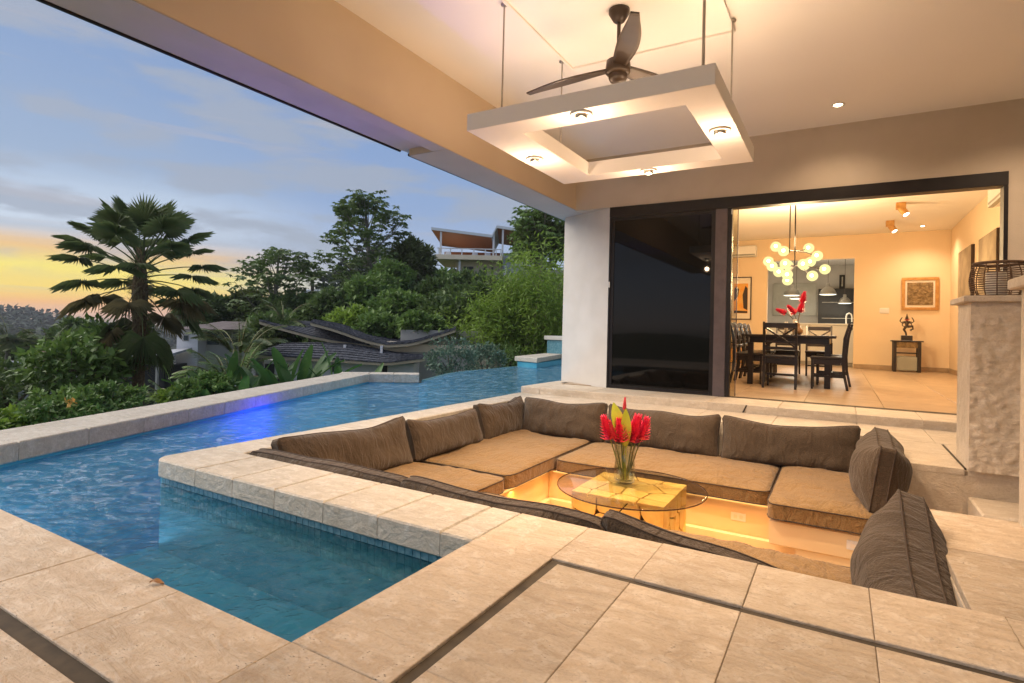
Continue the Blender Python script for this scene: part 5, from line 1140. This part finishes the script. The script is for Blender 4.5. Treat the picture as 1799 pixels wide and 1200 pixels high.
fl_ = thing('orange_flower', 'small orange flower in the low shrub by the wall', 'flower', (-10.1, 4.0, -.30)); C = unit(14) * .05; link('petals', leaf_mesh('petals', C, unit(14) + np.array([0, 0, .4]), unit(14), np.full(14, .09), np.full(14, .05)), 'orange_print', fl_)

# ground cover filling between the plants
C, D, N = [], [], []
for k in range(26000):
    dd = random.uniform(9.5, 46) ; th = math.radians(random.uniform(22, 86)); x, y = -math.sin(th) * dd, math.cos(th) * dd
    if x > -7.5 - .4 * max(0, y - 2) * (y < 9) and y < 16: continue
    C.append((x, y, ground(x, y) + random.uniform(0, .45) * (1 + dd * .02))); D.append((random.gauss(0, 1), random.gauss(0, 1), random.uniform(0, 1.4))); N.append((random.gauss(0, .6), random.gauss(0, .6), 1))
n_ = len(C); s_ = np.array([.012 * math.hypot(c[0], c[1]) + .12 for c in C]) * rng.uniform(.7, 1.3, n_)
gc = link('undergrowth', leaf_mesh('undergrowth', C, D, N, s_ * 1.5, s_ * .8), 'leaf_dark'); gc['kind'] = 'stuff'
# far wooded ridge and valley trees seen as one mass
C, D, N, S_ = [], [], [], []
for k in range(42000):
    dd = random.uniform(60, 345); th = math.radians(random.uniform(44, 88)); x, y = -math.sin(th) * dd, math.cos(th) * dd; hgt = random.uniform(1, 5) if dd < 160 else random.uniform(1, 6.5)
    C.append((x, y, ground(x, y) + hgt)); D.append((random.gauss(0, 1), random.gauss(0, 1), random.gauss(.1, .5))); N.append((random.gauss(0, .5), random.gauss(0, .5), 1)); S_.append(.55 + dd * .0042)
S_ = np.array(S_) * rng.uniform(.7, 1.3, len(S_)); fo_ = link('far_forest', leaf_mesh('far_forest', C, D, N, S_ * 1.3, S_), 'far_forest'); fo_['kind'] = 'stuff'

# ---------------------------------------------------------------- houses on the hill (local x = along the view's right, y = away)
RZ = math.radians(30.33)
hA = thing('curved_roof_house', 'pale house with swooping dark shingle roofs below the pool', 'house', (-14.55, 14.35, -1.35), RZ); q = .02004
def loc(u, v): return ((u - 634) * q, (569 - v) * q + 2.35)
def loc3(u, v, Y): k = 1 + Y / 19.73; return ((u - 634) * q * k + (634 - 899.5) * q * (k - 1), Y, 2.35 + (569 - v) * q * k)
def resample(P, n_):
    P = [Vector(p_) for p_ in P]; out = []
    for i in range(n_):
        t_ = i / (n_ - 1) * (len(P) - 1); a = min(int(t_), len(P) - 2); out.append(P[a].lerp(P[a + 1], t_ - a))
    return out
def roof_plane(front, back, y0, y1, nr=9):
    """ruled roof between a front and a back edge: slab, eave fascia and overlapping shingle courses"""
    F = resample([loc3(*p_, y0) for p_ in front], 15); B = resample([loc3(*p_, y1) for p_ in back], 15); th = Vector((0, 0, -.09)); m = MB(); v = []
    for a, b in zip(F, B): v += [a, b, a + th, b + th]
    f_ = []
    for i in range(14): a, b = i * 4, i * 4 + 4; f_ += [(a, b, b + 1, a + 1), (a + 2, a + 3, b + 3, b + 2), (a, a + 2, b + 2, b), (a + 1, b + 1, b + 3, a + 3)]
    f_ += [(0, 1, 3, 2), (56, 58, 59, 57)]; m.add(v, f_); r = part('roof', m, 'house_beige', hA)
    for k in range(nr):
        a0, a1 = k / nr, min(1, (k + 1.15) / nr); m = MB(); v = []
        for a, b in zip(F, B): e = random.uniform(0, .012); v += [a.lerp(b, a0) + Vector((0, -.015, .045 + e)), a.lerp(b, a1) + Vector((0, 0, .012)), a.lerp(b, a0) + Vector((0, -.015, .004))]
        f_ = []
        for i in range(14): a, b = 3 * i, 3 * i + 3; f_ += [(a, b, b + 1, a + 1), (a, a + 2, b + 2, b)]
        m.add(v, f_); part('shingle_course', m, 'shingle_dark', r)
    return r
roof_plane([(443, 628), (520, 631), (600, 633), (680, 637), (748, 627)], [(503, 606), (560, 603), (620, 604), (690, 616), (744, 622)], -1.2, .3, 7)
roof_plane([(455, 569), (500, 581), (545, 592), (590, 600), (650, 606)], [(456, 564), (500, 565), (545, 567), (600, 578), (655, 596)], .25, 4.0)
roof_plane([(545, 569), (590, 580), (640, 597), (680, 605), (725, 601), (762, 589), (800, 575)], [(552, 564), (600, 570), (650, 585), (700, 594), (735, 590), (770, 578), (802, 569)], -.1, 3.4)
def lbox(u0, u1, v0, v1, y0, y1, ch=0): (xa, zb_), (xb, za) = loc(u0, v1), loc(u1, v0); return MB().box(xa, xb, y0, y1, zb_, za, ch)
part('wall', lbox(482, 735, 634, 700, -.75, 2.6), 'house_white', hA); part('wall', lbox(560, 700, 600, 634, .9, 3.0), 'house_cream', hA); part('wall', lbox(700, 862, 607, 700, .4, 3.5), 'house_grey', hA); part('upper_wall', lbox(690, 850, 578, 607, 1.4, 3.5), 'house_grey', hA)
part('parapet', lbox(636, 866, 603, 617, .35, .5), 'house_cream', hA)
for u0, u1, v0, v1 in ((548, 562, 637, 672), (597, 609, 636, 652), (681, 692, 637, 652), (505, 525, 640, 672)):
    w_ = part('window', lbox(u0, u1, v0, v1, -.775, -.752), 'house_cream', hA); part('pane', lbox(u0 + 1.2, u1 - 1.2, v0 + 1.2, v1 - 1.2, -.79, -.776), 'dark_opening', w_)
for u in (443, 473): part('post', lbox(u - 2.2, u + 2.2, 632, 690, -1.15, -1.06), 'house_white', hA)
part('post', lbox(607, 611, 606, 634, -.2, -.1), 'house_white', hA); part('post', lbox(671, 675, 606, 634, -.2, -.1), 'house_white', hA)
part('dark_porch', lbox(484, 500, 640, 690, -.78, -.752), 'dark_opening', hA)

hB = thing('hilltop_house', 'modern house with butterfly roof and wooden soffit on the hilltop', 'house', (-23.49, 34.84, 4.6), RZ); qb = .0427
def lb_(u, v): return ((u - 840) * qb, (574 - v) * qb + 1 - 4.6)
def bbox_(u0, u1, v0, v1, y0, y1): (xa, zb_), (xb, za) = lb_(u0, v1), lb_(u1, v0); return MB().box(xa, xb, y0, y1, zb_, za)
def wing(pts, depth, dz, th, nm):
    m = MB(); P = [lb_(*p_) for p_ in pts]; m.prism([(P[0][0], 0, P[0][1]), (P[1][0], 0, P[1][1]), (P[1][0], 0, P[1][1] - th), (P[0][0], 0, P[0][1] - th)], (0, depth, 0))
    for i in range(4, 8): m.v[i] = (m.v[i][0], m.v[i][1], m.v[i][2] + dz)
    r = part(nm, m, 'fascia_white', hB); s_ = MB(); s_.prism([(P[0][0] + .05, .05, P[0][1] - th - .005), (P[1][0] - .05, .05, P[1][1] - th - .005), (P[1][0] - .05, .05, P[1][1] - th - .03), (P[0][0] + .05, .05, P[0][1] - th - .03)], (0, depth - .1, 0))
    for i in range(4, 8): s_.v[i] = (s_.v[i][0], s_.v[i][1], s_.v[i][2] + dz)
    part('soffit_board', s_, 'soffit_wood', r)
wing([(757, 401), (864, 412)], 6.5, -.25, .20, 'roof'); wing([(872, 395), (950, 405)], 6.5, -.2, .20, 'roof'); 
m = MB(); a, b = lb_(864, 412), lb_(872, 395); m.prism([(a[0], 0, a[1] - .2), (b[0], 0, b[1] - .2), (b[0], 0, b[1]), (a[0], 0, a[1])], (0, 6.5, -.22)); part('roof_step', m, 'fascia_white', hB)
part('back_wall', bbox_(764, 950, 425, 452, 6.0, 6.2), 'soffit_wood', hB); part('deck', bbox_(766, 883, 449, 457, -.2, 6), 'house_cream', hB)
for u in (772, 792, 812, 833, 853, 872, 880): part('rail_post', bbox_(u - .9, u + .9, 438, 449, -.1, 0), 'house_white', hB)
part('handrail', bbox_(768, 882, 437, 438.5, -.1, 0), 'house_white', hB)
for u, v0, v1 in ((774, 404, 449), (867, 410, 449), (883, 400, 449), (808, 457, 505), (889, 465, 505)): part('post', bbox_(u - 1.6, u + 1.6, v0, v1, .1, .25), 'house_white', hB)
part('lower_wall', bbox_(800, 892, 457, 520, 1.2, 5.5), 'house_cream', hB); part('side_wall', bbox_(884, 950, 446, 520, .4, 5.5), 'grey_roof', hB)
for u0, u1 in ((812, 832), (848, 856), (862, 868)): w_ = part('window', bbox_(u0, u1, 465, 495, 1.16, 1.199), 'house_cream', hB); part('pane', bbox_(u0 + 1, u1 - 1, 466, 494, 1.13, 1.159), 'dark_opening', w_)
for i, u in enumerate((785, 833, 856)):
    c = thing('deck_chair', 'white chair on the hilltop veranda, %s' % ('leftmost', 'middle one', 'nearest the white stair post')[i], 'chair', tuple(hB.matrix_basis.translation), RZ, 'white chairs on the hilltop veranda')
    part('seat', bbox_(u - 5, u + 5, 446, 447.5, .6, 1.1), 'house_white', c); part('back', bbox_(u - 5, u + 5, 440.5, 446, 1.1, 1.16), 'house_white', c)
    for du in (-4.4, 4.4): part('leg', bbox_(u + du - .5, u + du + .5, 447.6, 448.9, .62, .68), 'house_white', c)

hC = thing('white_house', 'white house with brown roof half hidden behind the fan palm', 'house', (-21.7, 12.6, -3.2), RZ); qc = .0223
def lc_(u, v): return ((u - 352) * qc, (561 - v) * qc + 1 + 3.2)
def cbox_(u0, u1, v0, v1, y0, y1): (xa, zb_), (xb, za) = lc_(u0, v1), lc_(u1, v0); return MB().box(xa, xb, y0, y1, zb_, za)
part('wall', cbox_(322, 359, 578, 720, 0, 3), 'house_white', hC); part('side_wall', cbox_(359, 450, 578, 720, .6, 3), 'house_grey', hC)
for u0, u1 in ((361, 384), (388, 402), (407, 420)): w_ = part('window', cbox_(u0, u1, 580, 606, .56, .599), 'house_grey', hC); part('pane', cbox_(u0 + 1.2, u1 - 1.2, 581.5, 604.5, .53, .559), 'window_glass', w_)
w_ = part('window', cbox_(334, 343, 588, 598, -.03, -.001), 'house_grey', hC); part('pane', cbox_(335, 342, 589, 597, -.045, -.031), 'window_glass', w_)
m = MB(); a, b, c, e = lc_(318, 578), lc_(452, 575), lc_(356, 562), lc_(430, 562); m.add([(a[0], -.5, a[1]), (b[0], -.3, b[1]), (e[0], 2, e[1]), (c[0], 2, c[1]), (a[0], 3.5, a[1]), (b[0], 3.5, b[1])], [(0, 1, 2, 3), (0, 3, 4), (1, 5, 2), (3, 2, 5, 4), (0, 4, 5, 1)]); part('roof', m, 'brown_roof', hC)
m = MB(); a, b = lc_(262, 634), lc_(352, 624); m.prism([(a[0], -2.0, a[1]), (b[0], -2.0, b[1]), (b[0], -2.0, b[1] + .08), (a[0], -2.0, a[1] + .08)], (0, 1.9, .25)); part('lower_roof', m, 'grey_roof', hC)
part('porch_shade', cbox_(268, 344, 636, 720, -1.5, -.1), 'dark_opening', hC)  # solid near-black block, the shade of the void put into its colour
for u in (270, 342): part('post', cbox_(u - 1.5, u + 1.5, 635, 720, -1.9, -1.8), 'house_grey', hC)

hD = thing('red_roof_house', 'low house with faded rust red roof at the left', 'house', (-28.6, 11.0, -3.45), RZ + .1)
m = MB(); ncol = 22
for i in range(ncol):
    for j in range(4): x0 = -1.35 + i * .125; m.box(x0, x0 + .115, -.9 + j * .42, -.9 + j * .42 + .45, 2.55 + j * .11 - i * .012, 2.60 + j * .11 - i * .012, .0)
part('roof_tiles', m, 'rust_roof', hD); part('fascia', MB().prism([(-1.4, -.98, 2.52), (1.45, -.98, 2.27), (1.45, -.98, 2.36), (-1.4, -.98, 2.61)], (0, .06, 0)), 'house_white', hD); part('wall', MB().box(-1.2, 1.3, -.7, .8, 0, 2.3), 'house_grey', hD)
pv = thing('pavilion', 'small white flat roofed pavilion between the skyline trees', 'pavilion', (-30.1, 26.4, 1.0), RZ)
part('roof', MB().box(-1.45, 1.45, -.5, 1.2, 2.0, 2.22, .03), 'fascia_white', pv); part('back_wall', MB().box(-1.2, 1.2, .9, 1.1, 0, 1.99), 'house_grey', pv)
for x in (-1.0, -.45, .6): part('post', MB().box(x - .07, x + .07, -.3, -.16, 0, 1.99), 'house_white', pv)
shd = thing('shed', 'little shed with brown gable roof under the bamboo', 'shed', (-10.3, 16.3, -1.75), RZ)
m = MB(); m.prism([(-.75, 0, 1.85), (-.2, 0, 1.90), (.30, 0, 1.45), (.30, 0, 1.38), (-.2, 0, 1.82), (-.75, 0, 1.78)], (0, 1.2, 0)); part('roof', m, 'brown_roof', shd); part('wall', MB().prism([(-.7, .1, 0), (.2, .1, 0), (.2, .1, 1.44), (-.2, .1, 1.80), (-.7, .1, 1.76)], (0, 1.0, 0)), 'house_beige', shd)

# evening air
hz = link('haze', MB().box(-420, 40, -30, 420, -40, 60).mesh('haze'), None); hz['kind'] = 'stuff'
t = NT('haze'); pvn = t.n('ShaderNodeVolumePrincipled'); pvn.inputs['Color'].default_value = (.80, .82, .88, 1); pvn.inputs['Density'].default_value = .0006; pvn.inputs['Anisotropy'].default_value = .2; t.l(pvn.outputs[0], t.out.inputs['Volume']); hz.data.materials.append(t.m)
